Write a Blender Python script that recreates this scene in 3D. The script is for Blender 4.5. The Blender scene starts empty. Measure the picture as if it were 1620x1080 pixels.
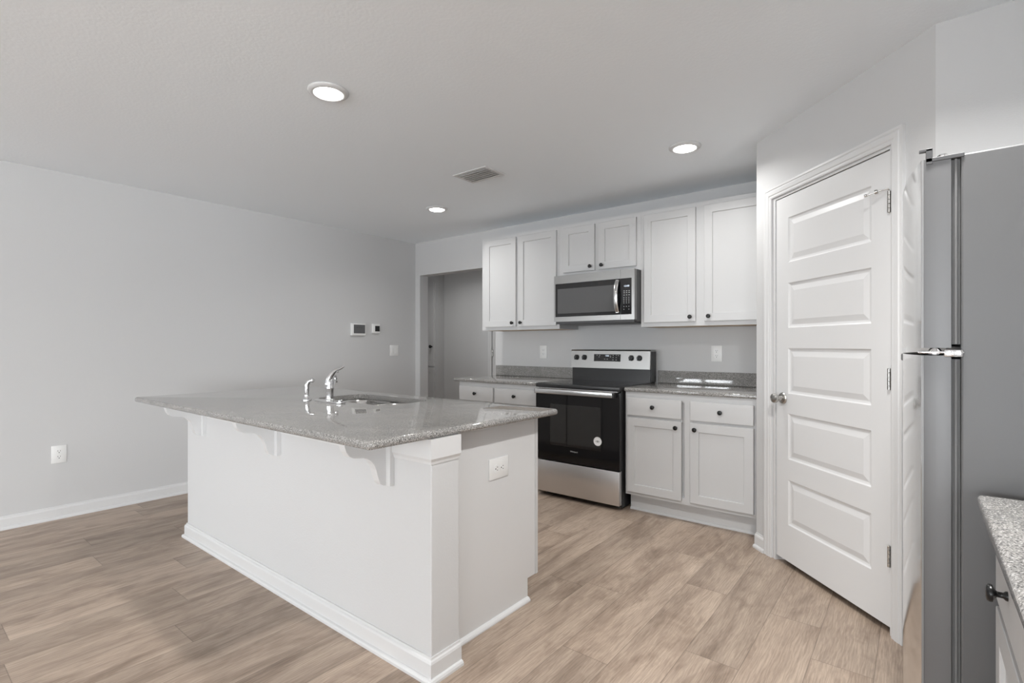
import bpy, bmesh, math, random
from math import pi, sin, cos, radians
from mathutils import Vector, Matrix

S = bpy.context.scene
COL = S.collection

# ------------------------------------------------------------ camera
cam_d = bpy.data.cameras.new('camera')
cam_d.sensor_width = 36.0
cam_d.lens = 36.0 * 810.35 / 1620.0
cam_d.shift_y = 5.9 / 1620.0
cam_d.clip_start = 0.02
cam = bpy.data.objects.new('camera', cam_d)
cam.location = (0, 0, 1.226)
cam.rotation_euler = (radians(90), 0, radians(38.4))
COL.objects.link(cam)
S.camera = cam

# ------------------------------------------------------------ view / world / large lights
S.view_settings.view_transform = 'Standard'
S.view_settings.look = 'None'
S.view_settings.gamma = 1.0
S.view_settings.use_curve_mapping = False
S.view_settings.exposure = 0.85
S.cycles.use_denoising = True
S.cycles.max_bounces = 10
S.cycles.diffuse_bounces = 6
S.cycles.glossy_bounces = 6
S.cycles.transmission_bounces = 8
S.cycles.transparent_max_bounces = 12
S.cycles.caustics_reflective = False
S.cycles.caustics_refractive = False
S.cycles.sample_clamp_indirect = 6.0

world = bpy.data.worlds.new('daylight')
S.world = world
world.use_nodes = True
bg = world.node_tree.nodes['Background']
bg.inputs[0].default_value = (0.93, 0.97, 1.0, 1)
bg.inputs[1].default_value = 3.0


def area_light(name, loc, rot, sx, sy, power, color=(1, 1, 1), shape='RECTANGLE', spread=180):
    d = bpy.data.lights.new(name, 'AREA')
    d.shape = shape
    d.size = sx
    if shape in ('RECTANGLE', 'ELLIPSE'):
        d.size_y = sy
    d.energy = power
    d.color = color
    d.spread = radians(spread)
    o = bpy.data.objects.new(name, d)
    o.location = loc
    o.rotation_euler = rot
    COL.objects.link(o)
    return o


H = 2.454          # ceiling height
XL = -4.77         # left wall face
YB = 4.135         # back wall face
YR = -6.80         # rear wall face, behind the camera
XR = 0.84          # right wall face of the kitchen
XE = 4.60          # far right wall face of the great room behind the camera
XW = -7.00         # far left wall face of the great room
YE = -0.40         # where the kitchen right wall ends
YW = -1.20         # where the left wall ends
# lamps added as daylight at the great-room windows (just outside the panes, shining in)
RW = [(-5.78, -4.02, 0.70, 2.12), (-2.60, -0.20, 0.06, 2.08), (1.20, 3.60, 0.60, 2.05)]
LW = (-5.80, -2.00, 0.50, 2.10)  # unseen right-hand window, added to light the island end
KL = 24.5          # watts per square metre of opening
TILT = 118
for (wa, wb_, wz0, wz1) in RW:
    A_ = (wb_ - wa) * (wz1 - wz0)
    area_light('daylight', ((wa + wb_) / 2, YR - 0.40, (wz0 + wz1) / 2), (radians(TILT), 0, 0), wb_ - wa + 0.3, wz1 - wz0 + 0.3, KL * A_ * (1.9 if wa < -5 else 0.85), (0.915, 0.96, 1.0))
area_light('daylight', (XE + 0.17, (LW[0] + LW[1]) / 2, (LW[2] + LW[3]) / 2), (0, radians(TILT), 0), LW[3] - LW[2], LW[1] - LW[0],
           2.0 * KL * (LW[1] - LW[0]) * (LW[3] - LW[2]), (0.915, 0.96, 1.0))

# ------------------------------------------------------------ materials
MATS = {}


def nodes_of(name):
    m = bpy.data.materials.new(name)
    m.use_nodes = True
    nt = m.node_tree
    b = nt.nodes['Principled BSDF']
    MATS[name] = m
    return m, nt, b


def N(nt, kind, **kw):
    n = nt.nodes.new(kind)
    for k, v in kw.items():
        setattr(n, k, v)
    return n


def simple(name, col, rough=0.5, metal=0.0, bump=None, spec=None, coat=0.0, var=0.0, emis=None, estr=0.0):
    m, nt, b = nodes_of(name)
    b.inputs['Base Color'].default_value = (*col, 1)
    b.inputs['Roughness'].default_value = rough
    b.inputs['Metallic'].default_value = metal
    if spec is not None:
        b.inputs['Specular IOR Level'].default_value = spec
    if coat:
        b.inputs['Coat Weight'].default_value = coat
        b.inputs['Coat Roughness'].default_value = 0.05
    if emis:
        b.inputs['Emission Color'].default_value = (*emis, 1)
        b.inputs['Emission Strength'].default_value = estr
    tc = N(nt, 'ShaderNodeTexCoord')
    if bump:
        sc, st, dist = bump
        nz = N(nt, 'ShaderNodeTexNoise')
        nz.inputs['Scale'].default_value = sc
        nz.inputs['Detail'].default_value = 3
        bp = N(nt, 'ShaderNodeBump')
        bp.inputs['Strength'].default_value = st
        bp.inputs['Distance'].default_value = dist
        nt.links.new(tc.outputs['Object'], nz.inputs['Vector'])
        nt.links.new(nz.outputs['Fac'], bp.inputs['Height'])
        nt.links.new(bp.outputs['Normal'], b.inputs['Normal'])
    if var:
        nz = N(nt, 'ShaderNodeTexNoise')
        nz.inputs['Scale'].default_value = 3.0
        mr = N(nt, 'ShaderNodeMapRange')
        mr.inputs['To Min'].default_value = rough - var
        mr.inputs['To Max'].default_value = rough + var
        nt.links.new(tc.outputs['Object'], nz.inputs['Vector'])
        nt.links.new(nz.outputs['Fac'], mr.inputs['Value'])
        nt.links.new(mr.outputs['Result'], b.inputs['Roughness'])
    return m


M_wall = simple('wall_paint', (0.57, 0.57, 0.57), 0.75, bump=(170, 0.25, 0.002), var=0.05)
M_ceil = simple('ceiling_paint', (0.90, 0.94, 0.975), 0.85, bump=(70, 0.18, 0.004), var=0.05)
M_knee = simple('island_wall_paint', (0.585, 0.585, 0.585), 0.7, bump=(150, 0.3, 0.002), var=0.05)
M_trim = simple('trim_white', (0.66, 0.66, 0.66), 0.35, var=0.05)
M_door = simple('door_white', (0.68, 0.68, 0.68), 0.38, bump=(60, 0.04, 0.001), var=0.05)
M_cab = simple('cabinet_white', (0.57, 0.57, 0.57), 0.38, var=0.04)
M_raw = simple('raw_wood_underside', (0.62, 0.47, 0.33), 0.6, bump=(40, 0.1, 0.001))
M_blackmetal = simple('black_knob', (0.012, 0.012, 0.012), 0.28, metal=0.3, var=0.04)
M_chrome = simple('chrome', (0.75, 0.75, 0.76), 0.06, metal=1.0, var=0.02)
M_nickel = simple('satin_nickel', (0.50, 0.49, 0.47), 0.25, metal=1.0, var=0.04)
M_blackgl = simple('black_glass', (0.006, 0.006, 0.007), 0.06, coat=0.3, var=0.015)
M_blackpl = simple('black_enamel', (0.02, 0.02, 0.021), 0.3, var=0.05)
M_dark = simple('dark_grey_plastic', (0.07, 0.07, 0.072), 0.45, var=0.05)
M_plate = simple('white_plastic', (0.78, 0.78, 0.77), 0.32, var=0.04)
M_slot = simple('dark_slot', (0.04, 0.04, 0.04), 0.5, var=0.04)
M_screen = simple('grey_screen', (0.12, 0.12, 0.125), 0.25, var=0.04)
M_mark = simple('printed_marks', (0.45, 0.45, 0.45), 0.5, var=0.04)
M_white = simple('sticker_white', (0.85, 0.85, 0.85), 0.5, var=0.04)
M_fside = simple('fridge_side_grey', (0.125, 0.125, 0.126), 0.42, metal=0.2, bump=(900, 0.12, 0.001), var=0.05)
M_fedge = simple('fridge_door_edge', (0.15, 0.15, 0.152), 0.38, metal=0.3, var=0.04)
M_gasket = simple('grey_gasket', (0.16, 0.16, 0.16), 0.6, var=0.05)
M_lampon = simple('lamp_lens', (1, 1, 1), 0.4, emis=(1.0, 0.98, 0.95), estr=9.0)
M_digit = simple('lit_digits', (0.5, 0.55, 0.6), 0.4, emis=(0.75, 0.85, 1.0), estr=0.7)
M_mark2 = simple('label_print', (0.25, 0.25, 0.25), 0.5, var=0.04)


def steel(name, col, rough, axis, aniso=0.5):
    m, nt, b = nodes_of(name)
    b.inputs['Metallic'].default_value = 1.0
    b.inputs['Base Color'].default_value = (*col, 1)
    b.inputs['Anisotropic'].default_value = aniso
    tc = N(nt, 'ShaderNodeTexCoord')
    mp = N(nt, 'ShaderNodeMapping')
    sc = [600, 600, 600]
    sc[axis] = 4
    mp.inputs['Scale'].default_value = sc
    nz = N(nt, 'ShaderNodeTexNoise')
    nz.inputs['Scale'].default_value = 1.0
    nz.inputs['Detail'].default_value = 2
    mr = N(nt, 'ShaderNodeMapRange')
    mr.inputs['To Min'].default_value = rough - 0.06
    mr.inputs['To Max'].default_value = rough + 0.08
    bp = N(nt, 'ShaderNodeBump')
    bp.inputs['Strength'].default_value = 0.08
    bp.inputs['Distance'].default_value = 0.0005
    nt.links.new(tc.outputs['Object'], mp.inputs['Vector'])
    nt.links.new(mp.outputs['Vector'], nz.inputs['Vector'])
    nt.links.new(nz.outputs['Fac'], mr.inputs['Value'])
    nt.links.new(mr.outputs['Result'], b.inputs['Roughness'])
    nt.links.new(nz.outputs['Fac'], bp.inputs['Height'])
    nt.links.new(bp.outputs['Normal'], b.inputs['Normal'])
    return m


M_steel = steel('brushed_steel', (0.35, 0.346, 0.338), 0.30, 0)
M_steeld = steel('brushed_steel_drawer', (0.74, 0.73, 0.725), 0.36, 0)  # lighter copy of the brushed steel, offsets the drawer's dark reflections
M_steelh = steel('handle_steel', (0.72, 0.72, 0.72), 0.22, 2)
M_fridge = steel('fridge_front_steel', (0.66, 0.66, 0.66), 0.075, 2, 0.1)
M_sink = steel('sink_steel', (0.42, 0.41, 0.40), 0.26, 1)


def granite():
    m, nt, b = nodes_of('granite')
    tc = N(nt, 'ShaderNodeTexCoord')
    b.inputs['Roughness'].default_value = 0.035
    b.inputs['Specular IOR Level'].default_value = 0.55
    n1 = N(nt, 'ShaderNodeTexNoise'); n1.inputs['Scale'].default_value = 270; n1.inputs['Detail'].default_value = 4
    n1.inputs['Roughness'].default_value = 0.7
    r1 = N(nt, 'ShaderNodeValToRGB')
    e = r1.color_ramp.elements
    e[0].position = 0.37; e[0].color = (0.035, 0.035, 0.037, 1)
    e[1].position = 0.44; e[1].color = (0.18, 0.177, 0.172, 1)
    x = e.new(0.50); x.color = (0.29, 0.285, 0.275, 1)
    x = e.new(0.58); x.color = (0.40, 0.395, 0.385, 1)
    x = e.new(0.66); x.color = (0.72, 0.72, 0.715, 1)
    v = N(nt, 'ShaderNodeTexVoronoi'); v.inputs['Scale'].default_value = 400
    r2 = N(nt, 'ShaderNodeValToRGB')
    e = r2.color_ramp.elements
    e[0].position = 0.05; e[0].color = (0.45, 0.44, 0.43, 1)
    e[1].position = 0.35; e[1].color = (1, 1, 1, 1)
    mx = N(nt, 'ShaderNodeMix', data_type='RGBA', blend_type='MULTIPLY')
    mx.inputs[0].default_value = 0.55
    n3 = N(nt, 'ShaderNodeTexNoise'); n3.inputs['Scale'].default_value = 9; n3.inputs['Detail'].default_value = 3
    r3 = N(nt, 'ShaderNodeValToRGB')
    e = r3.color_ramp.elements
    e[0].position = 0.35; e[0].color = (0.84, 0.83, 0.82, 1)
    e[1].position = 0.65; e[1].color = (1, 0.98, 0.96, 1)
    mx2 = N(nt, 'ShaderNodeMix', data_type='RGBA', blend_type='MULTIPLY')
    mx2.inputs[0].default_value = 1.0
    L = nt.links
    for n in (n1, v, n3):
        L.new(tc.outputs['Object'], n.inputs['Vector'])
    L.new(n1.outputs['Fac'], r1.inputs['Fac'])
    L.new(v.outputs['Distance'], r2.inputs['Fac'])
    L.new(n3.outputs['Fac'], r3.inputs['Fac'])
    L.new(r1.outputs['Color'], mx.inputs[6]); L.new(r2.outputs['Color'], mx.inputs[7])
    L.new(mx.outputs[2], mx2.inputs[6]); L.new(r3.outputs['Color'], mx2.inputs[7])
    L.new(mx2.outputs[2], b.inputs['Base Color'])
    return m


M_gran = granite()


def wood_floor():
    m, nt, b = nodes_of('wood_planks')
    L = nt.links
    uv = N(nt, 'ShaderNodeUVMap'); uv.uv_map = 'plank_uv'
    at = N(nt, 'ShaderNodeAttribute'); at.attribute_name = 'plank'
    off = N(nt, 'ShaderNodeVectorMath', operation='SCALE'); off.inputs['Scale'].default_value = 37.0
    L.new(at.outputs['Vector'], off.inputs[0])

    def tex(scale, sx, sy, detail, dist=0.0, rough=0.5):
        mul = N(nt, 'ShaderNodeVectorMath', operation='MULTIPLY'); mul.inputs[1].default_value = (sx, sy, 1)
        L.new(uv.outputs['UV'], mul.inputs[0])
        add = N(nt, 'ShaderNodeVectorMath', operation='ADD')
        L.new(mul.outputs[0], add.inputs[0]); L.new(off.outputs[0], add.inputs[1])
        n = N(nt, 'ShaderNodeTexNoise')
        n.inputs['Scale'].default_value = scale; n.inputs['Detail'].default_value = detail
        n.inputs['Distortion'].default_value = dist; n.inputs['Roughness'].default_value = rough
        L.new(add.outputs[0], n.inputs['Vector'])
        return n, add
    n1, _ = tex(1.0, 1.1, 6.5, 5, 1.2, 0.6)          # broad figure along the plank
    n2, _ = tex(1.0, 9.0, 150.0, 5, 0.6, 0.65)        # fine grain
    n3, a3 = tex(1.0, 3.0, 7.0, 5, 0.8, 0.6)         # blotches
    # cathedral rings
    wv = N(nt, 'ShaderNodeTexWave'); wv.wave_type = 'BANDS'; wv.bands_direction = 'Y'
    mulw = N(nt, 'ShaderNodeVectorMath', operation='MULTIPLY'); mulw.inputs[1].default_value = (0.55, 3.2, 1)
    L.new(uv.outputs['UV'], mulw.inputs[0])
    addw = N(nt, 'ShaderNodeVectorMath', operation='ADD')
    L.new(mulw.outputs[0], addw.inputs[0]); L.new(off.outputs[0], addw.inputs[1])
    L.new(addw.outputs[0], wv.inputs['Vector'])
    wv.inputs['Scale'].default_value = 9.0; wv.inputs['Distortion'].default_value = 12.0
    wv.inputs['Detail'].default_value = 2.0; wv.inputs['Detail Scale'].default_value = 1.2
    r1 = N(nt, 'ShaderNodeValToRGB')
    e = r1.color_ramp.elements
    e[0].position = 0.28; e[0].color = (0.275, 0.207, 0.158, 1)
    e[1].position = 0.72; e[1].color = (0.53, 0.425, 0.337, 1)
    x = e.new(0.48); x.color = (0.42, 0.327, 0.257, 1)
    L.new(n1.outputs['Fac'], r1.inputs['Fac'])
    r2 = N(nt, 'ShaderNodeValToRGB')
    e = r2.color_ramp.elements
    e[0].position = 0.32; e[0].color = (0.78, 0.76, 0.74, 1)
    e[1].position = 0.60; e[1].color = (1.07, 1.07, 1.07, 1)
    L.new(n2.outputs['Fac'], r2.inputs['Fac'])
    r3 = N(nt, 'ShaderNodeValToRGB')
    e = r3.color_ramp.elements
    e[0].position = 0.34; e[0].color = (0.70, 0.67, 0.65, 1)
    e[1].position = 0.52; e[1].color = (1, 1, 1, 1)
    L.new(n3.outputs['Fac'], r3.inputs['Fac'])
    rw = N(nt, 'ShaderNodeMapRange'); rw.inputs['To Min'].default_value = 0.90; rw.inputs['To Max'].default_value = 1.05
    L.new(wv.outputs['Fac'], rw.inputs['Value'])

    def mul(a, bb, f=1.0):
        mx = N(nt, 'ShaderNodeMix', data_type='RGBA', blend_type='MULTIPLY'); mx.inputs[0].default_value = f
        L.new(a, mx.inputs[6]); L.new(bb, mx.inputs[7]); return mx.outputs[2]
    c = mul(r1.outputs['Color'], r2.outputs['Color'])
    c = mul(c, r3.outputs['Color'], 0.9)
    c = mul(c, rw.outputs['Result'])
    # plank tone
    sep = N(nt, 'ShaderNodeSeparateXYZ'); L.new(at.outputs['Vector'], sep.inputs[0])
    tone = N(nt, 'ShaderNodeMapRange'); tone.inputs['To Min'].default_value = 0.85; tone.inputs['To Max'].default_value = 1.07
    L.new(sep.outputs['X'], tone.inputs['Value'])
    c = mul(c, tone.outputs['Result'])
    # seams: distance to plank edges in metres held in second uv map
    uv2 = N(nt, 'ShaderNodeUVMap'); uv2.uv_map = 'edge_uv'
    s2 = N(nt, 'ShaderNodeSeparateXYZ'); L.new(uv2.outputs['UV'], s2.inputs[0])

    def edge(out, size, w):
        # out in 0..1, distance to nearest end, scaled
        a = N(nt, 'ShaderNodeMath', operation='SUBTRACT'); a.inputs[0].default_value = 1.0; L.new(out, a.inputs[1])
        mn = N(nt, 'ShaderNodeMath', operation='MINIMUM'); L.new(out, mn.inputs[0]); L.new(a.outputs[0], mn.inputs[1])
        g = N(nt, 'ShaderNodeMapRange'); g.inputs['From Max'].default_value = w / size
        L.new(mn.outputs[0], g.inputs['Value'])
        return g.outputs['Result']
    g1 = edge(s2.outputs['X'], 1.22, 0.0022)
    g2 = edge(s2.outputs['Y'], 0.202, 0.0022)
    gm = N(nt, 'ShaderNodeMath', operation='MINIMUM'); L.new(g1, gm.inputs[0]); L.new(g2, gm.inputs[1])
    gr = N(nt, 'ShaderNodeMapRange'); gr.inputs['To Min'].default_value = 0.5; gr.inputs['To Max'].default_value = 1.0
    L.new(gm.outputs[0], gr.inputs['Value'])
    c = mul(c, gr.outputs['Result'])
    L.new(c, b.inputs['Base Color'])
    b.inputs['Roughness'].default_value = 0.42
    bp = N(nt, 'ShaderNodeBump'); bp.inputs['Strength'].default_value = 0.15; bp.inputs['Distance'].default_value = 0.001
    ad = N(nt, 'ShaderNodeMath', operation='MULTIPLY'); L.new(n2.outputs['Fac'], ad.inputs[0]); L.new(gm.outputs[0], ad.inputs[1])
    L.new(ad.outputs[0], bp.inputs['Height']); L.new(bp.outputs['Normal'], b.inputs['Normal'])
    return m


M_floor = wood_floor()


def thin_glass(name, tint=(1, 1, 1), refl=1.0, ior=1.5):
    m = bpy.data.materials.new(name); m.use_nodes = True
    nt = m.node_tree; nt.nodes.clear()
    out = N(nt, 'ShaderNodeOutputMaterial')
    tr = N(nt, 'ShaderNodeBsdfTransparent'); tr.inputs[0].default_value = (*tint, 1)
    gl = N(nt, 'ShaderNodeBsdfGlossy'); gl.inputs['Roughness'].default_value = 0.03
    gl.inputs[0].default_value = (refl, refl, refl, 1)
    fr = N(nt, 'ShaderNodeFresnel'); fr.inputs[0].default_value = ior
    mx = N(nt, 'ShaderNodeMixShader')
    nt.links.new(fr.outputs[0], mx.inputs[0]); nt.links.new(tr.outputs[0], mx.inputs[1])
    nt.links.new(gl.outputs[0], mx.inputs[2]); nt.links.new(mx.outputs[0], out.inputs[0])
    return m


M_glass = thin_glass('window_glass')
M_ovenglass = thin_glass('oven_window_glass', (0.8, 0.8, 0.8), ior=2.1)

# ------------------------------------------------------------ mesh builder


class MB:
    def __init__(self):
        self.bm = bmesh.new()

    def _xf(self, verts, mat):
        if mat is not None:
            bmesh.ops.transform(self.bm, matrix=mat, verts=verts)

    def box(self, x0, x1, y0, y1, z0, z1, bev=0.0, seg=2, mat=None, mi=0):
        vs = [self.bm.verts.new(p) for p in ((x0, y0, z0), (x1, y0, z0), (x1, y1, z0), (x0, y1, z0),
                                             (x0, y0, z1), (x1, y0, z1), (x1, y1, z1), (x0, y1, z1))]
        fs = [self.bm.faces.new([vs[i] for i in f]) for f in
              ((3, 2, 1, 0), (4, 5, 6, 7), (0, 1, 5, 4), (1, 2, 6, 5), (2, 3, 7, 6), (3, 0, 4, 7))]
        for f in fs:
            f.material_index = mi
        if bev > 0:
            es = list({e for f in fs for e in f.edges})
            r = bmesh.ops.bevel(self.bm, geom=es, offset=bev, segments=seg, affect='EDGES', profile=0.5)
            vs = list({v for v in r['verts']} | {v for v in vs if v.is_valid})
            for f in r['faces']:
                f.material_index = mi
        self._xf([v for v in vs if v.is_valid], mat)
        return self

    def prism(self, poly, axis, a, b, mat=None, bev=0.0, mi=0):
        """poly: list of 2-D points (in the two remaining axes, in order), extruded from a to b."""
        def P(u, v, w):
            if axis == 'x':
                return (w, u, v)
            if axis == 'y':
                return (u, w, v)
            return (u, v, w)
        A = [self.bm.verts.new(P(u, v, a)) for u, v in poly]
        B = [self.bm.verts.new(P(u, v, b)) for u, v in poly]
        n = len(poly)
        fs = [self.bm.faces.new(A), self.bm.faces.new(B[::-1])]
        for i in range(n):
            j = (i + 1) % n
            fs.append(self.bm.faces.new([A[j], A[i], B[i], B[j]]))
        for f in fs:
            f.material_index = mi
        if bev > 0:
            es = list({e for f in fs[:2] for e in f.edges})
            r = bmesh.ops.bevel(self.bm, geom=es, offset=bev, segments=3, affect='EDGES', profile=0.5)
            vs = [v for v in set(r['verts']) | set(A) | set(B) if v.is_valid]
        else:
            vs = A + B
        self._xf(vs, mat)
        return self

    def lathe(self, prof, mat=None, seg=24, caps=True):
        """prof: list of (r, z) revolved about z."""
        rings = []
        allv = []
        for r, z in prof:
            if r < 1e-6:
                v = self.bm.verts.new((0, 0, z)); rings.append([v]); allv.append(v)
            else:
                ring = [self.bm.verts.new((r * cos(2 * pi * i / seg), r * sin(2 * pi * i / seg), z)) for i in range(seg)]
                rings.append(ring); allv += ring
        for a, b in zip(rings, rings[1:]):
            for i in range(seg):
                j = (i + 1) % seg
                if len(a) == 1 and len(b) == 1:
                    continue
                if len(a) == 1:
                    self.bm.faces.new([a[0], b[i], b[j]])
                elif len(b) == 1:
                    self.bm.faces.new([a[i], a[j], b[0]])
                else:
                    self.bm.faces.new([a[i], a[j], b[j], b[i]])
        if caps:
            if len(rings[0]) > 1:
                self.bm.faces.new(rings[0][::-1])
            if len(rings[-1]) > 1:
                self.bm.faces.new(rings[-1])
        self._xf(allv, mat)
        return self

    def tube(self, pts, rad, seg=14, flat=None):
        """swept tube through pts; rad number or list; flat = (vertical squash) list."""
        pts = [Vector(p) for p in pts]
        n = len(pts)
        if not isinstance(rad, (list, tuple)):
            rad = [rad] * n
        if flat is None:
            flat = [1.0] * n
        prev = None
        rings = []
        for i, p in enumerate(pts):
            t = (pts[min(i + 1, n - 1)] - pts[max(i - 1, 0)]).normalized()
            if prev is None:
                ref = Vector((0, 0, 1)) if abs(t.z) < 0.9 else Vector((1, 0, 0))
                a = t.cross(ref).normalized()
            else:
                a = (prev - t * prev.dot(t)).normalized()
            prev = a
            b = t.cross(a).normalized()
            rings.append([self.bm.verts.new(p + a * rad[i] * cos(2 * pi * k / seg) + b * rad[i] * flat[i] * sin(2 * pi * k / seg)) for k in range(seg)])
        for A, B in zip(rings, rings[1:]):
            for k in range(seg):
                j = (k + 1) % seg
                self.bm.faces.new([A[k], A[j], B[j], B[k]])
        self.bm.faces.new(rings[0][::-1]); self.bm.faces.new(rings[-1])
        return self

    def done(self):
        bmesh.ops.recalc_face_normals(self.bm, faces=self.bm.faces[:])
        return self.bm


def X(loc, axis=None):
    """matrix: local z axis pointed along axis, placed at loc"""
    m = Matrix.Translation(Vector(loc))
    if axis is not None:
        q = Vector((0, 0, 1)).rotation_difference(Vector(axis).normalized())
        m = m @ q.to_matrix().to_4x4()
    return m


WP = {}   # world offset of translation-only parents


def obj(name, mb, mats, parent=None, loc=None, smooth=False, shift=True):
    """link a mesh; geometry is written in world coordinates unless shift=False (then in the parent's own)."""
    bm = mb.done() if isinstance(mb, MB) else mb
    off = Vector((0, 0, 0))
    if parent is not None and shift:
        off = WP.get(parent.name, Vector((0, 0, 0))).copy()
    if shift and off.length > 0:
        bmesh.ops.translate(bm, vec=-off, verts=bm.verts[:])
    me = bpy.data.meshes.new(name)
    bm.to_mesh(me); bm.free()
    if not isinstance(mats, (list, tuple)):
        mats = [mats]
    for m in mats:
        me.materials.append(m)
    if smooth:
        for p in me.polygons:
            p.use_smooth = True
        if smooth == 'auto':
            me.set_sharp_from_angle(angle=radians(35))
    o = bpy.data.objects.new(name, me)
    COL.objects.link(o)
    if parent is not None:
        o.parent = parent
    if loc is not None:
        o.location = loc
        WP[o.name] = off + Vector(loc)
    else:
        WP[o.name] = off
    return o


def thing(name, label, cat, loc=(0, 0, 0), rotz=0.0, group=None):
    o = bpy.data.objects.new(name, None)
    o.empty_display_size = 0.1
    COL.objects.link(o)
    o.location = loc
    o.rotation_euler = (0, 0, rotz)
    o['label'] = label
    o['category'] = cat
    if group:
        o['group'] = group
    WP[o.name] = Vector(loc)
    return o


def tag(o, label, cat, group=None):
    o['label'] = label
    o['category'] = cat
    if group:
        o['group'] = group
    return o


def struct(name, mb, mats, label=None, parent=None, smooth=False):
    o = obj(name, mb, mats, parent, smooth=smooth)
    if parent is None:
        o['kind'] = 'structure'
        o['category'] = name.split('_')[0]
        if label:
            o['label'] = label
    return o


def sempty(name, label, loc, rotz=0.0):
    o = thing(name, label, name.split('_')[0], loc, rotz)
    o['kind'] = 'structure'
    return o


# ------------------------------------------------------------ room shell
random.seed(7)
# floor: real plank layout, one mesh
PW = 0.202; PL = 1.22; X0 = -1.137
known = {0: 1.768, -1: 2.32, 2: 2.047, 1: 2.627, -4: 2.812, -9: 0.962, -7: 0.841, -11: 1.10, -13: 0.82, -10: 0.37,
         3: 1.35, -2: 1.05, -3: 2.10, -5: 0.45, -6: 1.62, -8: 1.55, -12: 1.55, 4: 2.3, -14: 1.3, -15: 0.86}
bm = bmesh.new()
l_uv = bm.loops.layers.uv.new('plank_uv')
l_e = bm.loops.layers.uv.new('edge_uv')
l_c = bm.loops.layers.float_vector.new('plank')
FY0, FY1 = YR - 0.13, 6.2
for k in range(-31, 30):
    xa, xb = X0 + k * PW, X0 + (k + 1) * PW
    s = known.get(k, random.random() * PL)
    n0 = math.floor((FY0 - s) / PL)
    y = s + n0 * PL
    while y < FY1:
        ya, yb = max(y, FY0), min(y + PL, FY1)
        rv = (random.random(), random.random(), random.random())
        vs = [bm.verts.new(p) for p in ((xa, ya, 0), (xb, ya, 0), (xb, yb, 0), (xa, yb, 0))]
        f = bm.faces.new(vs)
        for lp, (px, py) in zip(f.loops, ((xa, ya), (xb, ya), (xb, yb), (xa, yb))):
            lp[l_uv].uv = (py - y, px - xa)
            lp[l_e].uv = ((py - y) / PL, (px - xa) / PW)
            lp[l_c] = rv
        y += PL
bmesh.ops.remove_doubles(bm, verts=bm.verts[:], dist=1e-5)
floor = obj('floor', bm, M_floor)
floor['kind'] = 'structure'; floor['category'] = 'floor'; floor['label'] = 'light tan wood plank floor running toward the range wall'

struct('ceiling', MB().box(-7.2, XE + 0.13, YR - 0.13, 6.2, H, H + 0.1), M_ceil, 'white textured ceiling with round lights')
T = 0.127
struct('wall_left', MB().box(XL - T, XL, YW, YB, 0, H), M_wall, 'long grey wall on the left with thermostat')
wb = MB()
wb.box(XL - T, -4.687, YB, YB + T, 0, H)
wb.box(-4.687, -3.50, YB, YB + T, 2.062, H)
wb.box(-3.50, XR + T, YB, YB + T, 0, H)
struct('wall_back', wb, M_wall, 'grey wall behind the range and the hall opening')
struct('wall_right', MB().box(XR, XR + T, YE, YB, 0, H), M_wall)
struct('wall_right_return', MB().box(XR + T, XE, YE, YE + T, 0, H), M_wall)
struct('wall_left_return', MB().box(XW, XL - T, YW, YW + T, 0, H), M_wall)
struct('wall_far_left', MB().box(XW - T, XW, YR, YW + T, 0, H), M_wall)
struct('wall_far_right', MB().box(XE, XE + T, YR, LW[0], 0, H).box(XE, XE + T, LW[1], YE, 0, H)
       .box(XE, XE + T, LW[0], LW[1], 0, LW[2]).box(XE, XE + T, LW[0], LW[1], LW[3], H), M_wall)
wr = MB()
xs = [XW]
for (a, b_, z0, z1) in RW:
    xs += [a, b_]
    wr.box(a, b_, YR - T, YR, z1, H)
    if z0 > 0.1:
        wr.box(a, b_, YR - T, YR, 0, z0)
xs.append(XE)
for a, b_ in zip(xs[::2], xs[1::2]):
    wr.box(a, b_, YR - T, YR, 0, H)
struct('wall_rear', wr, M_wall)

# pantry: side wall, angled wall with door opening, wall beside fridge
PP = Vector((-0.77, 3.368)); PQ = Vector((0.053, 2.543))
PLEN = (PQ - PP).length
PANG = math.atan2(PQ.y - PP.y, PQ.x - PP.x)      # local x runs along the wall; local -y is the room side
pm = Matrix.Translation((PP.x, PP.y, 0)) @ Matrix.Rotation(PANG, 4, 'Z')
DS0, DS1, DH = 0.172, 0.972, 2.065               # rough opening along the wall
pw = MB()
t2 = 0.115
e0 = -t2 * math.tan(radians(22.5)) * -1
pw.prism([(0, 0), (DS0, 0), (DS0, t2), (e0, t2)], 'z', 0, H, mat=pm)
pw.prism([(DS1, 0), (PLEN, 0), (PLEN - e0, t2), (DS1, t2)], 'z', 0, H, mat=pm)
pw.box(DS0, DS1, 0, t2, DH, H, mat=pm)
struct('wall_pantry', pw, M_wall, 'angled grey wall holding the panelled pantry door')
struct('wall_pantry_side', MB().prism([(-0.77, YB), (-0.77, 3.368), (-0.77 + 0.115, 3.368 + 0.0477), (-0.655, YB)], 'z', 0, H), M_wall)
struct('wall_fridge', MB().prism([(0.053, 2.543), (XR, 2.543), (XR, 2.658), (0.053 + 0.0477, 2.658)], 'z', 0, H), M_wall, 'grey wall above and behind the fridge')

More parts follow.
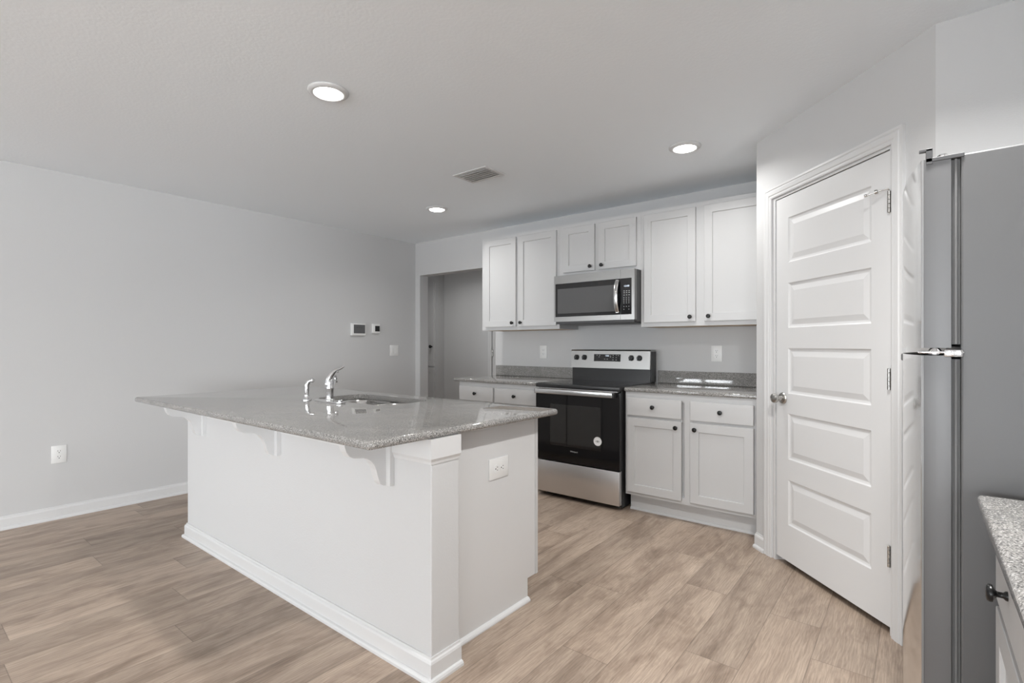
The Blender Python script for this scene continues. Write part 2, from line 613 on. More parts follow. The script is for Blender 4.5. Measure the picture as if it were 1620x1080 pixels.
# hall beyond the opening
struct('wall_hall_far', MB().box(-6.75, -4.80, 5.59, 5.70, 0, H).box(-4.80, -3.98, 5.59, 5.70, 2.07, H).box(-3.98, -3.3, 5.59, 5.70, 0, H).box(-4.90, -3.88, 5.70, 5.76, 0, 2.2), M_wall, 'grey hall wall seen through the opening')  # last box is an unseen panel added to stop light leaking round the door
struct('wall_hall_left', MB().box(-6.85, -6.75, YB + T, 5.70, 0, H), M_wall)
struct('wall_hall_right', MB().box(-3.30, -3.18, YB + T, 5.70, 0, H), M_wall)
struct('wall_hall_front', MB().box(-6.85, XL - T, YB, YB + T, 0, H), M_wall)

# unseen windows behind the camera; all but the first added for their light


def window(name, wall, a, b, z0, z1, n):
    fr = sempty(name, 'unseen white framed window behind the camera', (0, 0, 0))
    m = MB()
    g = MB()
    w = 0.07

    def bx(mm, p0, p1, q0, q1, d0, d1):
        if wall == 'rear':
            mm.box(p0, p1, YR - d1, YR - d0, q0, q1)
        else:
            mm.box(XE + d0, XE + d1, p0, p1, q0, q1)
    for i in range(n):
        p0 = a + (b - a) * i / n
        p1 = a + (b - a) * (i + 1) / n
        bx(m, p0, p0 + w, z0, z1, 0.04, 0.09)
        bx(m, p1 - w, p1, z0, z1, 0.04, 0.09)
        bx(m, p0 + w, p1 - w, z0, z0 + w, 0.04, 0.09)
        bx(m, p0 + w, p1 - w, z1 - w, z1, 0.04, 0.09)
        bx(g, p0 + w, p1 - w, z0 + w, z1 - w, 0.062, 0.066)
    obj('window_frame', m, M_trim, fr)
    obj('pane', g, M_glass, fr)


window('window_1', 'rear', RW[0][0], RW[0][1], RW[0][2], RW[0][3], 2)
window('window_2', 'rear', RW[1][0], RW[1][1], RW[1][2], RW[1][3], 2)
window('window_3', 'rear', RW[2][0], RW[2][1], RW[2][2], RW[2][3], 2)
window('window_4', 'right', LW[0], LW[1], LW[2], LW[3], 3)

# baseboards with shoe moulding
BB = [(0, 0), (0.026, 0), (0.026, 0.010), (0.022, 0.017), (0.014, 0.020), (0.014, 0.070), (0.011, 0.078), (0.006, 0.082), (0.005, 0.090), (0, 0.090)]


def base_run(mb, mat, length, prof=BB, x0=0.0):
    """profile swept along local x; depth toward local -y"""
    mb.prism([(-d, z) for d, z in prof], 'x', x0, length, mat=mat)
    return mb


def run_mat(p, q):
    p = Vector(p); q = Vector(q)
    a = math.atan2(q.y - p.y, q.x - p.x)
    return Matrix.Translation((p.x, p.y, 0)) @ Matrix.Rotation(a, 4, 'Z'), (q - p).length


mt, ln = run_mat((XL, YW), (XL, YB))          # local -y points to +x world
struct('baseboard_left', base_run(MB(), mt, ln), M_trim, 'white baseboard along the left wall')
b2 = MB()
base_run(b2, pm, 0.100)
# return along the pantry side edge
struct('baseboard_pantry', b2, M_trim, 'short white baseboard left of the pantry door')
mt, ln = run_mat((XL, YB), (-4.687, YB))
struct('baseboard_back', base_run(MB(), mt, ln), M_trim)
mt, ln = run_mat((-5.783, 5.59), (-4.89, 5.59))
struct('baseboard_hall', base_run(MB(), mt, ln), M_trim)
mt, ln = run_mat((0.053, 2.543), (XR, 2.543))
struct('baseboard_fridge', base_run(MB(), mt, ln), M_trim)

# ------------------------------------------------------------ pantry door (structure) + casing
CAS = [(0, 0), (0, 0.010), (0.006, 0.013), (0.016, 0.013), (0.020, 0.016), (0.040, 0.0175), (0.046, 0.0145), (0.050, 0.0175), (0.060, 0.0175), (0.060, 0)]
# casing profile: (distance from opening edge outward, thickness toward room)
cs0, cs1, cz = 0.160, 0.975, 2.068


def casing(mb, mat, s0, s1, z1, prof, yoff=0.0):
    bm = mb.bm
    rings = []
    path = [((s0, 0), (-1, 0)), ((s0, z1), (-1, 1)), ((s1, z1), (1, 1)), ((s1, 0), (1, 0))]
    for (sx, z), (dx, dz) in path:
        rings.append([bm.verts.new(mat @ Vector((sx + dx * d, yoff - t, z + dz * d))) for d, t in prof])
    n = len(prof)
    for A, B in zip(rings, rings[1:]):
        for i in range(n):
            j = (i + 1) % n
            bm.faces.new([A[i], A[j], B[j], B[i]])
    bm.faces.new(rings[0]); bm.faces.new(rings[-1][::-1])


mb = MB(); casing(mb, pm, cs0, cs1, cz, CAS)
struct('trim_1', mb, M_trim, 'white moulded casing around the pantry door')
jm = MB()
jm.box(DS0 - 0.0, DS0 + 0.012, -0.001, t2, 0, DH - 0.0, mat=pm)
jm.box(DS1 - 0.012, DS1, -0.001, t2, 0, DH, mat=pm)
jm.box(DS0 + 0.012, DS1 - 0.012, -0.001, t2, DH - 0.010, DH, mat=pm)
jm.box(DS0 + 0.012, DS0 + 0.024, 0.042, 0.075, 0, DH - 0.012, mat=pm)
jm.box(DS1 - 0.024, DS1 - 0.012, 0.042, 0.075, 0, DH - 0.012, mat=pm)
struct('trim_2', jm, M_trim, 'white jamb lining the pantry doorway')


def panel_door(w, h, t, panels, z0=0.0, rake=0.012):
    """door slab: local x 0..w, room face at y=0, body to y=t; panels = (x0,x1,z0,z1)."""
    mb = MB(); bm = mb.bm
    xs = sorted({0, w} | {p[0] for p in panels} | {p[1] for p in panels})
    zs = sorted({z0, h} | {p[2] for p in panels} | {p[3] for p in panels})
    P = {}

    def V(x, y, z):
        k = (round(x, 5), round(y, 5), round(z, 5))
        if k not in P:
            P[k] = bm.verts.new((x, y, z))
        return P[k]
    for i in range(len(xs) - 1):
        for j in range(len(zs) - 1):
            xa, xb, za, zb = xs[i], xs[i + 1], zs[j], zs[j + 1]
            hit = any(abs(p[0] - xa) < 1e-4 and abs(p[1] - xb) < 1e-4 and p[2] <= za + 1e-4 and p[3] >= zb - 1e-4 for p in panels)
            if not hit:
                bm.faces.new([V(xa, 0, za), V(xb, 0, za), V(xb, 0, zb), V(xa, 0, zb)])
    for (xa, xb, za, zb) in panels:
        # rings: (inset, depth)
        prof = [(0, 0), (0.007, 0.0055), (0.015, 0.0075), (0.019, 0.0075), (0.045, 0.0015)]
        rr = []
        for ins, dep in prof:
            rr.append([V(xa + ins, dep, za + ins), V(xb - ins, dep, za + ins), V(xb - ins, dep, zb - ins), V(xa + ins, dep, zb - ins)])
        for A, B in zip(rr, rr[1:]):
            for i in range(4):
                j = (i + 1) % 4
                bm.faces.new([A[i], A[j], B[j], B[i]])
        bm.faces.new(rr[-1])
    # back and edges
    b = [bm.verts.new(p) for p in ((0, t, z0), (w, t, z0), (w, t, h), (0, t, h))]
    bm.faces.new(b[::-1])
    bz = [V(x, 0, z0) for x in xs]; tz = [V(x, 0, h) for x in xs]
    bm.faces.new([b[1]] + bz[::-1] + [b[0]] if False else bz[::-1] + [b[0], b[1]])
    bm.faces.new(tz + [b[2], b[3]])
    lx = [V(0, 0, z) for z in zs]; rx = [V(w, 0, z) for z in zs]
    bm.faces.new(lx + [b[3], b[0]])
    bm.faces.new(rx[::-1] + [b[1], b[2]])
    return mb


d1 = sempty('door_1', 'white five-panel pantry door on the angled wall', (PP.x, PP.y, 0), PANG)
DW = 0.766
dx0 = 0.190
PZ = [(1.683, 1.931), (1.322, 1.570), (0.959, 1.210), (0.597, 0.849), (0.234, 0.483)]
pan = [(0.101, 0.668, a, b_) for a, b_ in PZ]
slab = panel_door(DW, 2.050, 0.035, pan, z0=0.032)
bmesh.ops.translate(slab.bm, vec=(dx0, 0.003, 0), verts=slab.bm.verts[:])
obj('door_slab', slab, M_door, d1, shift=False)
kb = MB().lathe([(0.0, 0.0), (0.032, 0.0), (0.033, 0.004), (0.029, 0.010), (0.014, 0.013), (0.012, 0.030), (0.020, 0.037),
                 (0.0270, 0.047), (0.0275, 0.055), (0.024, 0.063), (0.015, 0.068), (0.0, 0.069)],
                mat=X((0.250, 0.003, 0.930), (0, -1, 0)), seg=32)
obj('door_knob', kb, M_nickel, d1, smooth='auto', shift=False)
for zc in (1.832, 1.083, 0.335):
    hm = MB()
    for i in range(5):
        hm.lathe([(0.0055, 0), (0.0068, 0.001), (0.0068, 0.0165), (0.0055, 0.0175)], mat=X((0.961, -0.006, zc - 0.0455 + i * 0.0183)), seg=12)
    hm.box(0.9560, 0.9602, -0.002, 0.020, zc - 0.0445, zc + 0.0445)
    obj('hinge', hm, M_nickel, d1, smooth='auto', shift=False)
st = MB()
st.tube([(0.961, -0.006, 1.880), (0.961, -0.010, 1.887), (0.952, -0.018, 1.886), (0.932, -0.032, 1.883), (0.898, -0.052, 1.875)], 0.003, 10)
st.lathe([(0.004, -0.006), (0.010, -0.005), (0.010, 0.005), (0.004, 0.006)], mat=X((0.927, -0.035, 1.882), (-0.8, -0.5, -0.1)), seg=12)
st.lathe([(0.003, 0), (0.006, 0.001), (0.006, 0.010), (0.003, 0.011)], mat=X((0.898, -0.052, 1.875), (-0.8, -0.5, -0.1)), seg=12)
obj('door_stop', st, M_nickel, d1, smooth='auto', shift=False)

# hall door (far wall) with casing
hm4 = Matrix.Translation((-4.80, 5.59, 0))
mb = MB(); casing(mb, hm4, 0.0, 0.82, 2.07, CAS)
struct('trim_3', mb, M_trim, 'white casing of the hall door behind the counter end')
d2 = sempty('door_2', 'white hall door partly hidden behind the upper cabinet', (-4.80, 5.59, 0))
slab = panel_door(0.80, 2.05, 0.035, [(0.11, 0.69, a, b_) for a, b_ in PZ], z0=0.02)
bmesh.ops.translate(slab.bm, vec=(0.01, 0.004, 0), verts=slab.bm.verts[:])
obj('door_slab', slab, M_door, d2, shift=False)
for zc in (1.80, 1.115, 0.30):
    obj('hinge', MB().lathe([(0.006, -0.05), (0.008, -0.048), (0.008, 0.048), (0.006, 0.05)], mat=X((0.012, -0.006, zc)), seg=12).box(0.0, 0.024, -0.001, 0.001, zc - 0.05, zc + 0.05), M_nickel, d2, smooth='auto', shift=False)

# ------------------------------------------------------------ hall cupboard
KNOB = [(0.0, 0.0), (0.0085, 0.0), (0.0080, 0.003), (0.0050, 0.006), (0.0050, 0.014), (0.0085, 0.017), (0.0150, 0.020),
        (0.0155, 0.024), (0.0135, 0.0275), (0.008, 0.0290), (0.0, 0.0290)]


def knob_mesh():
    me = bpy.data.meshes.get('knob_shared')
    if me is None:
        bm = MB().lathe(KNOB, mat=X((0, 0, 0), (0, -1, 0)), seg=24).done()
        me = bpy.data.meshes.new('knob_shared')
        bm.to_mesh(me); bm.free()
        for p in me.polygons:
            p.use_smooth = True
        me.set_sharp_from_angle(angle=radians(50))
        me.materials.append(M_blackmetal)
    return me


def knob(parent, x, y, z):
    o = bpy.data.objects.new('knob', knob_mesh())
    COL.objects.link(o)
    o.parent = parent
    o.location = (x, y, z)
    return o


def shaker(x0, x1, z0, z1, y, t=0.019, st=0.057, rec=0.009):
    """shaker front: room face at y, body behind to y+t"""
    mb = MB(); bm = mb.bm
    b = 0.0015
    O = [(x0, z0), (x1, z0), (x1, z1), (x0, z1)]

    def ring(ins, yy):
        return [bm.verts.new((px + (ins if px == x0 else -ins), yy, pz + (ins if pz == z0 else -ins))) for px, pz in O]
    R = [ring(0, y + t), ring(0, y + b), ring(b, y), ring(st, y), ring(st + 0.0015, y + 0.002), ring(st + 0.002, y + rec)]
    for A, B in zip(R, R[1:]):
        for i in range(4):
            j = (i + 1) % 4
            bm.faces.new([A[i], A[j], B[j], B[i]])
    bm.faces.new(R[0][::-1]); bm.faces.new(R[-1])
    return mb


def slab_front(x0, x1, z0, z1, y, t=0.019):
    return MB().box(x0, x1, y, y + t, z0, z1, bev=0.0025, seg=2)


def cab_root(name, label, loc, rotz=0, group=None):
    return thing(name, label, 'cabinet', loc, rotz, group)


def front(parent, kind, x0, x1, z0, z1, kx=None, kz=None, y=-0.019):
    mb = shaker(x0, x1, z0, z1, y) if kind == 'door' else slab_front(x0, x1, z0, z1, y)
    o = obj(kind, mb, M_cab, parent, shift=False)
    if kx is not None:
        knob(o, kx, y, kz)
    return o


def base_cabinet(root, w, depth, cols, toe_shoe=True, ctop=0.884, zb=0.125):
    """local coordinates: face-frame front at y=0, x 0..w, back at y=depth.
       cols = [(x0,x1, knob side)]"""
    body = MB()
    body.box(0, w, 0.020, depth, zb, ctop - 0.0)                    # carcass
    obj('carcass', body, M_cab, root, shift=False)
    ff = MB()
    ff.box(0, w, 0, 0.020, zb, zb + 0.045)
    ff.box(0, w, 0, 0.020, ctop - 0.055, ctop)
    ff.box(0, 0.045, 0, 0.020, zb + 0.045, ctop - 0.055)
    ff.box(w - 0.045, w, 0, 0.020, zb + 0.045, ctop - 0.055)
    for (a, b_, _s) in cols[1:]:
        ff.box(a - 0.045, a + 0.010, 0, 0.020, zb + 0.045, ctop - 0.055)
    for i, (a, b_, _s) in enumerate(cols):
        ff.box(max(a, 0.045) if i == 0 else a + 0.010, min(b_, w - 0.045), 0.001, 0.020, 0.685, 0.725)
    obj('face_frame', ff, M_cab, root, shift=False)
    tk = MB().box(0.012, w, 0.062, 0.078, 0, zb)
    if toe_shoe:
        tk.prism([(0.062, 0), (0.050, 0), (0.050, 0.006), (0.054, 0.014), (0.062, 0.018)], 'x', 0.012, w)
    obj('toe_kick', tk, M_cab, root, shift=False)
    for (a, b_, s) in cols:
        front(root, 'drawer', a, b_, 0.713, 0.842, (a + b_) / 2, 0.782)
        kx = b_ - 0.035 if s > 0 else a + 0.035
        front(root, 'door', a, b_, 0.150, 0.694, kx, 0.653)


# tall hall cupboard (only its right edge is seen)
hc = cab_root('hall_cupboard', 'tall grey-shaded cupboard seen through the hall opening', (-6.72, 5.40, 0))
obj('carcass', MB().box(0, 0.937, 0.02, 0.188, 0, 2.40), M_cab, hc, shift=False)
u = obj('door', shaker(0.20, 0.905, 0.905, 2.20, -0.019 + 0.02, st=0.07), M_cab, hc, shift=False)
k = knob(u, 0.868, 0.001, 1.205); k.scale = (1.7, 1.7, 1.7)
obj('door', shaker(0.20, 0.905, 0.12, 0.885, 0.001, st=0.07), M_cab, hc, shift=False)

# ------------------------------------------------------------ base cabinets on the back wall
FYb = 3.514
cl = cab_root('base_cabinet', 'white base cabinet left of the range, mostly hidden by the island', (-3.420, FYb, 0))
base_cabinet(cl, 0.925, YB - FYb - 0.001, [(0.011, 0.428, 1), (0.451, 0.887 + 0.02, -1)])
cr = cab_root('base_cabinet', 'white base cabinet between the range and the pantry, two drawers over two doors', (-1.705, FYb, 0))
base_cabinet(cr, 0.933, YB - FYb - 0.001, [(0.019, 0.424, 1), (0.485, 0.888, -1)])


def slab_edge(mb, x0, x1, y0, y1, z0, z1, r=0.012, corner=0.0):
    mb.box(x0, x1, y0, y1, z0, z1, bev=r, seg=4)


CT = 0.914; CB = 0.884
c1 = tag(obj('granite_countertop', MB().box(-3.482, -2.482, 3.487, YB - 0.001, CB + 0.0005, CT, bev=0.010, seg=4), M_gran, smooth='auto'),
         'grey speckled granite countertop left of the range', 'countertop')
c2 = tag(obj('granite_countertop', MB().box(-1.708, -0.772, 3.487, YB - 0.001, CB + 0.0005, CT, bev=0.010, seg=4), M_gran, smooth='auto'),
         'grey speckled granite countertop right of the range, with window glare', 'countertop')
b1 = obj('backsplash', MB().box(-3.478, -2.485, YB - 0.021, YB - 0.001, CT, 1.016, bev=0.002), M_gran, c1)
b2_ = obj('backsplash', MB().box(-1.705, -0.773, YB - 0.021, YB - 0.001, CT, 1.016, bev=0.002), M_gran, c2)

# ------------------------------------------------------------ upper cabinets


def upper(label, x0, x1, z0, doors, kz):
    yf = 3.815
    r = cab_root('upper_cabinet', label, (x0, yf, z0), group=None)
    w = x1 - x0; h = 2.280 - z0; d = YB - yf - 0.001
    c = MB()
    c.box(0, 0.016, 0.019, d, 0, h); c.box(w - 0.016, w, 0.019, d, 0, h)
    c.box(0.016, w - 0.016, 0.019, d, h - 0.016, h); c.box(0.016, w - 0.016, d - 0.01, d, 0.016, h - 0.016)
    obj('carcass', c, M_cab, r, shift=False)
    o = obj('bottom_panel', MB().box(0.0162, w - 0.0162, 0.0192, d - 0.01, -0.0004, 0.015), M_raw, r, shift=False)
    o['label'] = 'raw wood underside'
    ff = MB()
    ff.box(0, w, 0, 0.019, 0, 0.040); ff.box(0, w, 0, 0.019, h - 0.05, h)
    ff.box(0, 0.045, 0, 0.019, 0.040, h - 0.05); ff.box(w - 0.045, w, 0, 0.019, 0.040, h - 0.05)
    m = (doors[0][1] + doors[1][0]) / 2 - x0
    ff.box(m - 0.040, m + 0.040, 0, 0.019, 0.040, h - 0.05)
    obj('face_frame', ff, M_cab, r, shift=False)
    for i, (a, b_) in enumerate(doors):
        kx = (b_ - 0.035 if i == 0 else a + 0.035) - x0
        front(r, 'door', a - x0, b_ - x0, doors_z0 - z0, 2.246 - z0, kx, kz - z0)
    return r


doors_z0 = 1.402
upper('white two-door upper cabinet left of the microwave', -3.400, -2.486, 1.3706, [(-3.352, -2.967), (-2.935, -2.512)], 1.437)
upper('white two-door upper cabinet right of the microwave, beside the pantry', -1.718, -0.772, 1.3706, [(-1.688, -1.286), (-1.222, -0.800)], 1.437)
doors_z0 = 1.858
upper('short white two-door cabinet above the microwave', -2.4855, -1.7185, 1.823, [(-2.440, -2.128), (-2.090, -1.755)], 1.891)

# ------------------------------------------------------------ microwave


def text_mesh(body, size, mat_, loc, parent, facing='-y', name='lettering', bold=0.0, w=None, m=None, ext=0.0002):
    cu = bpy.data.curves.new('t', 'FONT')
    cu.body = body; cu.size = size; cu.align_x = 'CENTER'; cu.align_y = 'CENTER'
    cu.extrude = ext; cu.offset = bold
    to = bpy.data.objects.new('t', cu)
    COL.objects.link(to)
    dg = bpy.context.evaluated_depsgraph_get()
    me = bpy.data.meshes.new_from_object(to.evaluated_get(dg))
    bpy.data.objects.remove(to)
    bpy.data.curves.remove(cu)
    me.name = name
    me.materials.clear(); me.materials.append(m)
    me.transform(Matrix.Rotation(radians(90), 4, 'X'))
    if w:
        xs_ = [v.co.x for v in me.vertices]
        s_ = w / (max(xs_) - min(xs_))
        me.transform(Matrix.Diagonal((s_, 1, 1, 1)))
    o = bpy.data.objects.new(name, me)
    COL.objects.link(o)
    o.parent = parent
    o.location = loc
    return o


MX0, MX1, MZ0, MZ1, MY = -2.468, -1.722, 1.412, 1.8215, 3.700
mw = thing('microwave', 'stainless over-the-range microwave under the short cabinet', 'microwave', ((MX0 + MX1) / 2, 3.9, MZ0))
body = MB().box(MX0 + 0.001, MX1, MY + 0.045, YB - 0.002, MZ0, MZ1)
obj('body', body, M_dark, mw)
obj('underside_vent', MB().box(MX0 + 0.02, MX1 - 0.02, MY + 0.05, YB - 0.05, MZ0 - 0.008, MZ0 + 0.001, bev=0.002).box(MX0 + 0.01, MX1 - 0.01, MY + 0.015, MY + 0.045, MZ0 - 0.004, MZ0 + 0.02), M_dark, mw)
# door frame (steel) with opening, control section to the right
xdiv = -1.840
zg0, zg1 = 1.468, 1.752


def frame_rect(mb, x0, x1, z0, z1, a, b_, c, d, y0, y1):
    """plate with rectangular hole a..b, c..d"""
    mb.box(x0, x1, y0, y1, z0, c); mb.box(x0, x1, y0, y1, d, z1)
    mb.box(x0, a, y0, y1, c, d); mb.box(b_, x1, y0, y1, c, d)
    return mb


fr = MB()
frame_rect(fr, MX0, xdiv - 0.0008, MZ0 + 0.015, MZ1, MX0 + 0.013, xdiv - 0.0008 - 0.0001, zg0, zg1, MY, MY + 0.044)
md = obj('door', fr, M_steel, mw)
g = MB().box(MX0 + 0.0135, xdiv - 0.001, MY + 0.002, MY + 0.010, zg0 + 0.0005, zg1 - 0.0005)
gg = obj('door_glass', g, M_blackgl, md)
wn = obj('window_screen', MB().box(MX0 + 0.035, xdiv - 0.045, MY + 0.0012, MY + 0.003, zg0 + 0.028, zg1 - 0.045), simple('mesh_screen', (0.10, 0.10, 0.102), 0.05, var=0.01), md)
fr = MB()
frame_rect(fr, xdiv + 0.0008, MX1, MZ0 + 0.015, MZ1, xdiv + 0.001, MX1 - 0.024, zg0, zg1, MY, MY + 0.044)
cp = obj('control_panel', fr, M_steel, mw)
obj('keypad', MB().box(xdiv + 0.0015, MX1 - 0.0245, MY + 0.001, MY + 0.010, zg0 + 0.0005, zg1 - 0.0005), M_blackgl, cp)
kx0 = xdiv + 0.026
for r_ in range(9):
    pass
marks = MB()
rows_z = [1.652, 1.638, 1.620, 1.600, 1.586, 1.572, 1.558, 1.530, 1.508]
for ri, z in enumerate(rows_z):
    for ci in range(3):
        if ri == 8 and ci == 1:
            continue
        x = kx0 + ci * 0.021
        obj('key_mark', MB().box(x, x + (0.010 if ri < 3 else 0.006), MY + 0.0006, MY + 0.0012, z - 0.0028, z + 0.0028), M_mark, cp)
text_mesh('12:00', 0.018, M_digit, (-1.789 - (MX0 + MX1) / 2, MY - 3.9 + 0.0006, 1.690 - MZ0), cp, name='clock_digits', w=0.042, m=M_digit)
text_mesh('Whirlpool', 0.013, M_mark, (-2.13 - (MX0 + MX1) / 2, MY - 3.9 - 0.0004, 1.788 - MZ0), md, name='logo', w=0.050, m=simple('logo_grey', (0.35, 0.35, 0.35), 0.3, metal=0.8))
hp = []
for i in range(13):
    t = i / 12
    z = 1.487 + (1.738 - 1.487) * t
    hp.append((xdiv - 0.026, MY - 0.006 - 0.034 * sin(pi * t) ** 0.7, z))
hb = MB()
bm = hb.bm
rg = []
for (x, y, z) in hp:
    rg.append([bm.verts.new(p) for p in ((x - 0.016, y + 0.006, z), (x - 0.016, y, z), (x - 0.008, y - 0.005, z), (x + 0.008, y - 0.005, z), (x + 0.016, y, z), (x + 0.016, y + 0.006, z))])
for A, B in zip(rg, rg[1:]):
    for i in range(6):
        j = (i + 1) % 6
        bm.faces.new([A[i], A[j], B[j], B[i]])
bm.faces.new(rg[0]); bm.faces.new(rg[-1][::-1])
hb.box(xdiv - 0.038, xdiv - 0.014, MY - 0.008, MY + 0.003, 1.482, 1.497).box(xdiv - 0.038, xdiv - 0.014, MY - 0.008, MY + 0.003, 1.728, 1.743)
obj('handle', hb, M_steelh, md, smooth='auto')

# ------------------------------------------------------------ range
RX0, RX1 = -2.477, -1.716
RF = 3.440
rg_ = thing('range', 'stainless and black electric range with glass cooktop against the back wall', 'stove', ((RX0 + RX1) / 2, 3.75, 0))
obj('side_panels', MB().box(RX0 + 0.002, RX1 - 0.002, RF + 0.045, YB - 0.03, 0.03, 0.60).box(RX0 + 0.002, RX0 + 0.02, RF + 0.045, YB - 0.03, 0.60, 0.90)
    .box(RX1 - 0.02, RX1 - 0.002, RF + 0.045, YB - 0.03, 0.60, 0.90).box(RX0 + 0.02, RX1 - 0.02, 3.95, YB - 0.03, 0.60, 0.90), M_blackpl, rg_) if False else None
sp = MB()
sp.box(RX0 + 0.002, RX0 + 0.02, RF + 0.045, YB - 0.03, 0.02, 0.895)
sp.box(RX1 - 0.02, RX1 - 0.002, RF + 0.045, YB - 0.03, 0.02, 0.895)
sp.box(RX0 + 0.02, RX1 - 0.02, YB - 0.05, YB - 0.03, 0.02, 0.895)
sp.box(RX0 + 0.02, RX1 - 0.02, RF + 0.075, YB - 0.05, 0.02, 0.040)
obj('side_panels', sp, M_blackpl, rg_)
for fx in (RX0 + 0.06, RX1 - 0.06):
    for fy in (RF + 0.11, YB - 0.10):
        obj('foot', MB().lathe([(0.018, 0), (0.018, 0.012), (0.010, 0.014), (0.010, 0.022)], mat=X((fx, fy, 0)), seg=14), M_dark, rg_)
# cooktop
ck = obj('cooktop', MB().box(RX0, RX1, RF - 0.002, 4.010, 0.884, 0.916, bev=0.006, seg=3), M_blackpl, rg_, smooth='auto')
obj('cooktop_glass', MB().box(RX0 + 0.012, RX1 - 0.012, RF + 0.015, 3.995, 0.9155, 0.9185, bev=0.001), M_blackgl, ck)
rings = MB()


def ring(mb, x, y, r, z, w=0.0012):
    bm = mb.bm
    n = 40
    A = [bm.verts.new((x + (r - w) * cos(2 * pi * i / n), y + (r - w) * sin(2 * pi * i / n), z)) for i in range(n)]
    B = [bm.verts.new((x + (r + w) * cos(2 * pi * i / n), y + (r + w) * sin(2 * pi * i / n), z)) for i in range(n)]
    for i in range(n):
        j = (i + 1) % n
        bm.faces.new([A[i], B[i], B[j], A[j]])


for (x, y, r) in ((-2.29, 3.60, 0.115), (-1.91, 3.60, 0.09), (-2.29, 3.86, 0.075), (-1.91, 3.86, 0.10), (-2.10, 3.88, 0.045), (-2.29, 3.60, 0.075)):
    ring(rings, x, y, r, 0.9190)
obj('burner_rings', rings, simple('ring_grey', (0.06, 0.06, 0.06), 0.2), ck)
# oven door
od = MB()
ZD0, ZD1 = 0.300, 0.872
wx0, wx1, wz0, wz1 = -2.335, -1.875, 0.425, 0.755
frame_rect(od, RX0 + 0.004, RX1 - 0.006, ZD0, ZD1, wx0, wx1, wz0, wz1, RF, RF + 0.040)
dr = obj('oven_door', od, M_blackgl, rg_)
obj('oven_window', MB().box(wx0, wx1, RF + 0.0005, RF + 0.004, wz0, wz1), M_ovenglass, dr)
cav = MB()
cav.box(wx0 - 0.06, wx0 - 0.05, RF + 0.06, 3.95, 0.34, 0.84); cav.box(wx1 + 0.05, wx1 + 0.06, RF + 0.06, 3.95, 0.34, 0.84)
cav.box(wx0 - 0.06, wx1 + 0.06, 3.94, 3.95, 0.34, 0.84); cav.box(wx0 - 0.06, wx1 + 0.06, RF + 0.06, 3.95, 0.33, 0.34)
cav.box(wx0 - 0.06, wx1 + 0.06, RF + 0.06, 3.95, 0.84, 0.85)
obj('oven_cavity', cav, simple('oven_enamel', (0.40, 0.40, 0.40), 0.35), rg_)
for z in (0.645, 0.505):
    rk = MB()
    rk.tube([(wx0 - 0.045, RF + 0.075, z), (wx1 + 0.045, RF + 0.075, z)], 0.003, 8)
    rk.tube([(wx0 - 0.045, 3.90, z), (wx1 + 0.045, 3.90, z)], 0.003, 8)
    for i in range(13):
        x = wx0 - 0.03 + i * (wx1 - wx0 + 0.06) / 12
        rk.tube([(x, RF + 0.075, z), (x, 3.90, z)], 0.0018, 6)
    obj('oven_rack', rk, M_plate, rg_)
hd = MB().box(RX0 + 0.026, RX1 - 0.040, RF - 0.050, RF - 0.036, 0.838, 0.876, bev=0.003)
hd_o = obj('oven_handle', hd, M_steelh, dr, smooth='auto')
obj('handle_mount', MB().box(RX0 + 0.014, RX0 + 0.036, RF - 0.037, RF + 0.002, 0.836, 0.874, bev=0.002), M_blackpl, dr)
obj('handle_mount', MB().box(RX1 - 0.050, RX1 - 0.034, RF - 0.037, RF + 0.002, 0.836, 0.874, bev=0.002), M_blackpl, dr)
obj('vent_trim', MB().box(RX0 + 0.02, RX1 - 0.02, RF - 0.004, RF + 0.03, 0.874, 0.883, bev=0.002), M_steelh, rg_)
# storage drawer
sd = obj('storage_drawer', MB().box(RX0 + 0.006, RX1 - 0.004, RF - 0.004, RF + 0.040, 0.040, 0.292, bev=0.003), M_steeld, rg_, smooth='auto')
# backguard
GY = 3.985
bgp = [(GY + 0.030, 0.930), (GY + 0.030, 1.020), (GY, 1.024), (GY + 0.012, 1.178), (GY + 0.020, 1.187), (YB - 0.035, 1.187), (YB - 0.035, 0.93)]
obj('backguard_base', MB().box(RX0 + 0.004, RX1 - 0.008, GY + 0.022, YB - 0.034, 0.905, 1.026, bev=0.004), M_blackpl, rg_)
bgm = MB().prism([(GY, 1.026), (GY + 0.012, 1.176), (GY + 0.020, 1.187), (YB - 0.034, 1.187), (YB - 0.034, 1.026)], 'x', RX0, RX1 - 0.004)
bgo = obj('backguard', bgm, M_steel, rg_)
obj('end_cap', MB().prism([(GY + 0.028, 0.92), (GY + 0.032, 1.172), (YB - 0.032, 1.172), (YB - 0.032, 0.92)], 'x', RX1 - 0.006, RX1 - 0.001), M_blackpl, rg_)
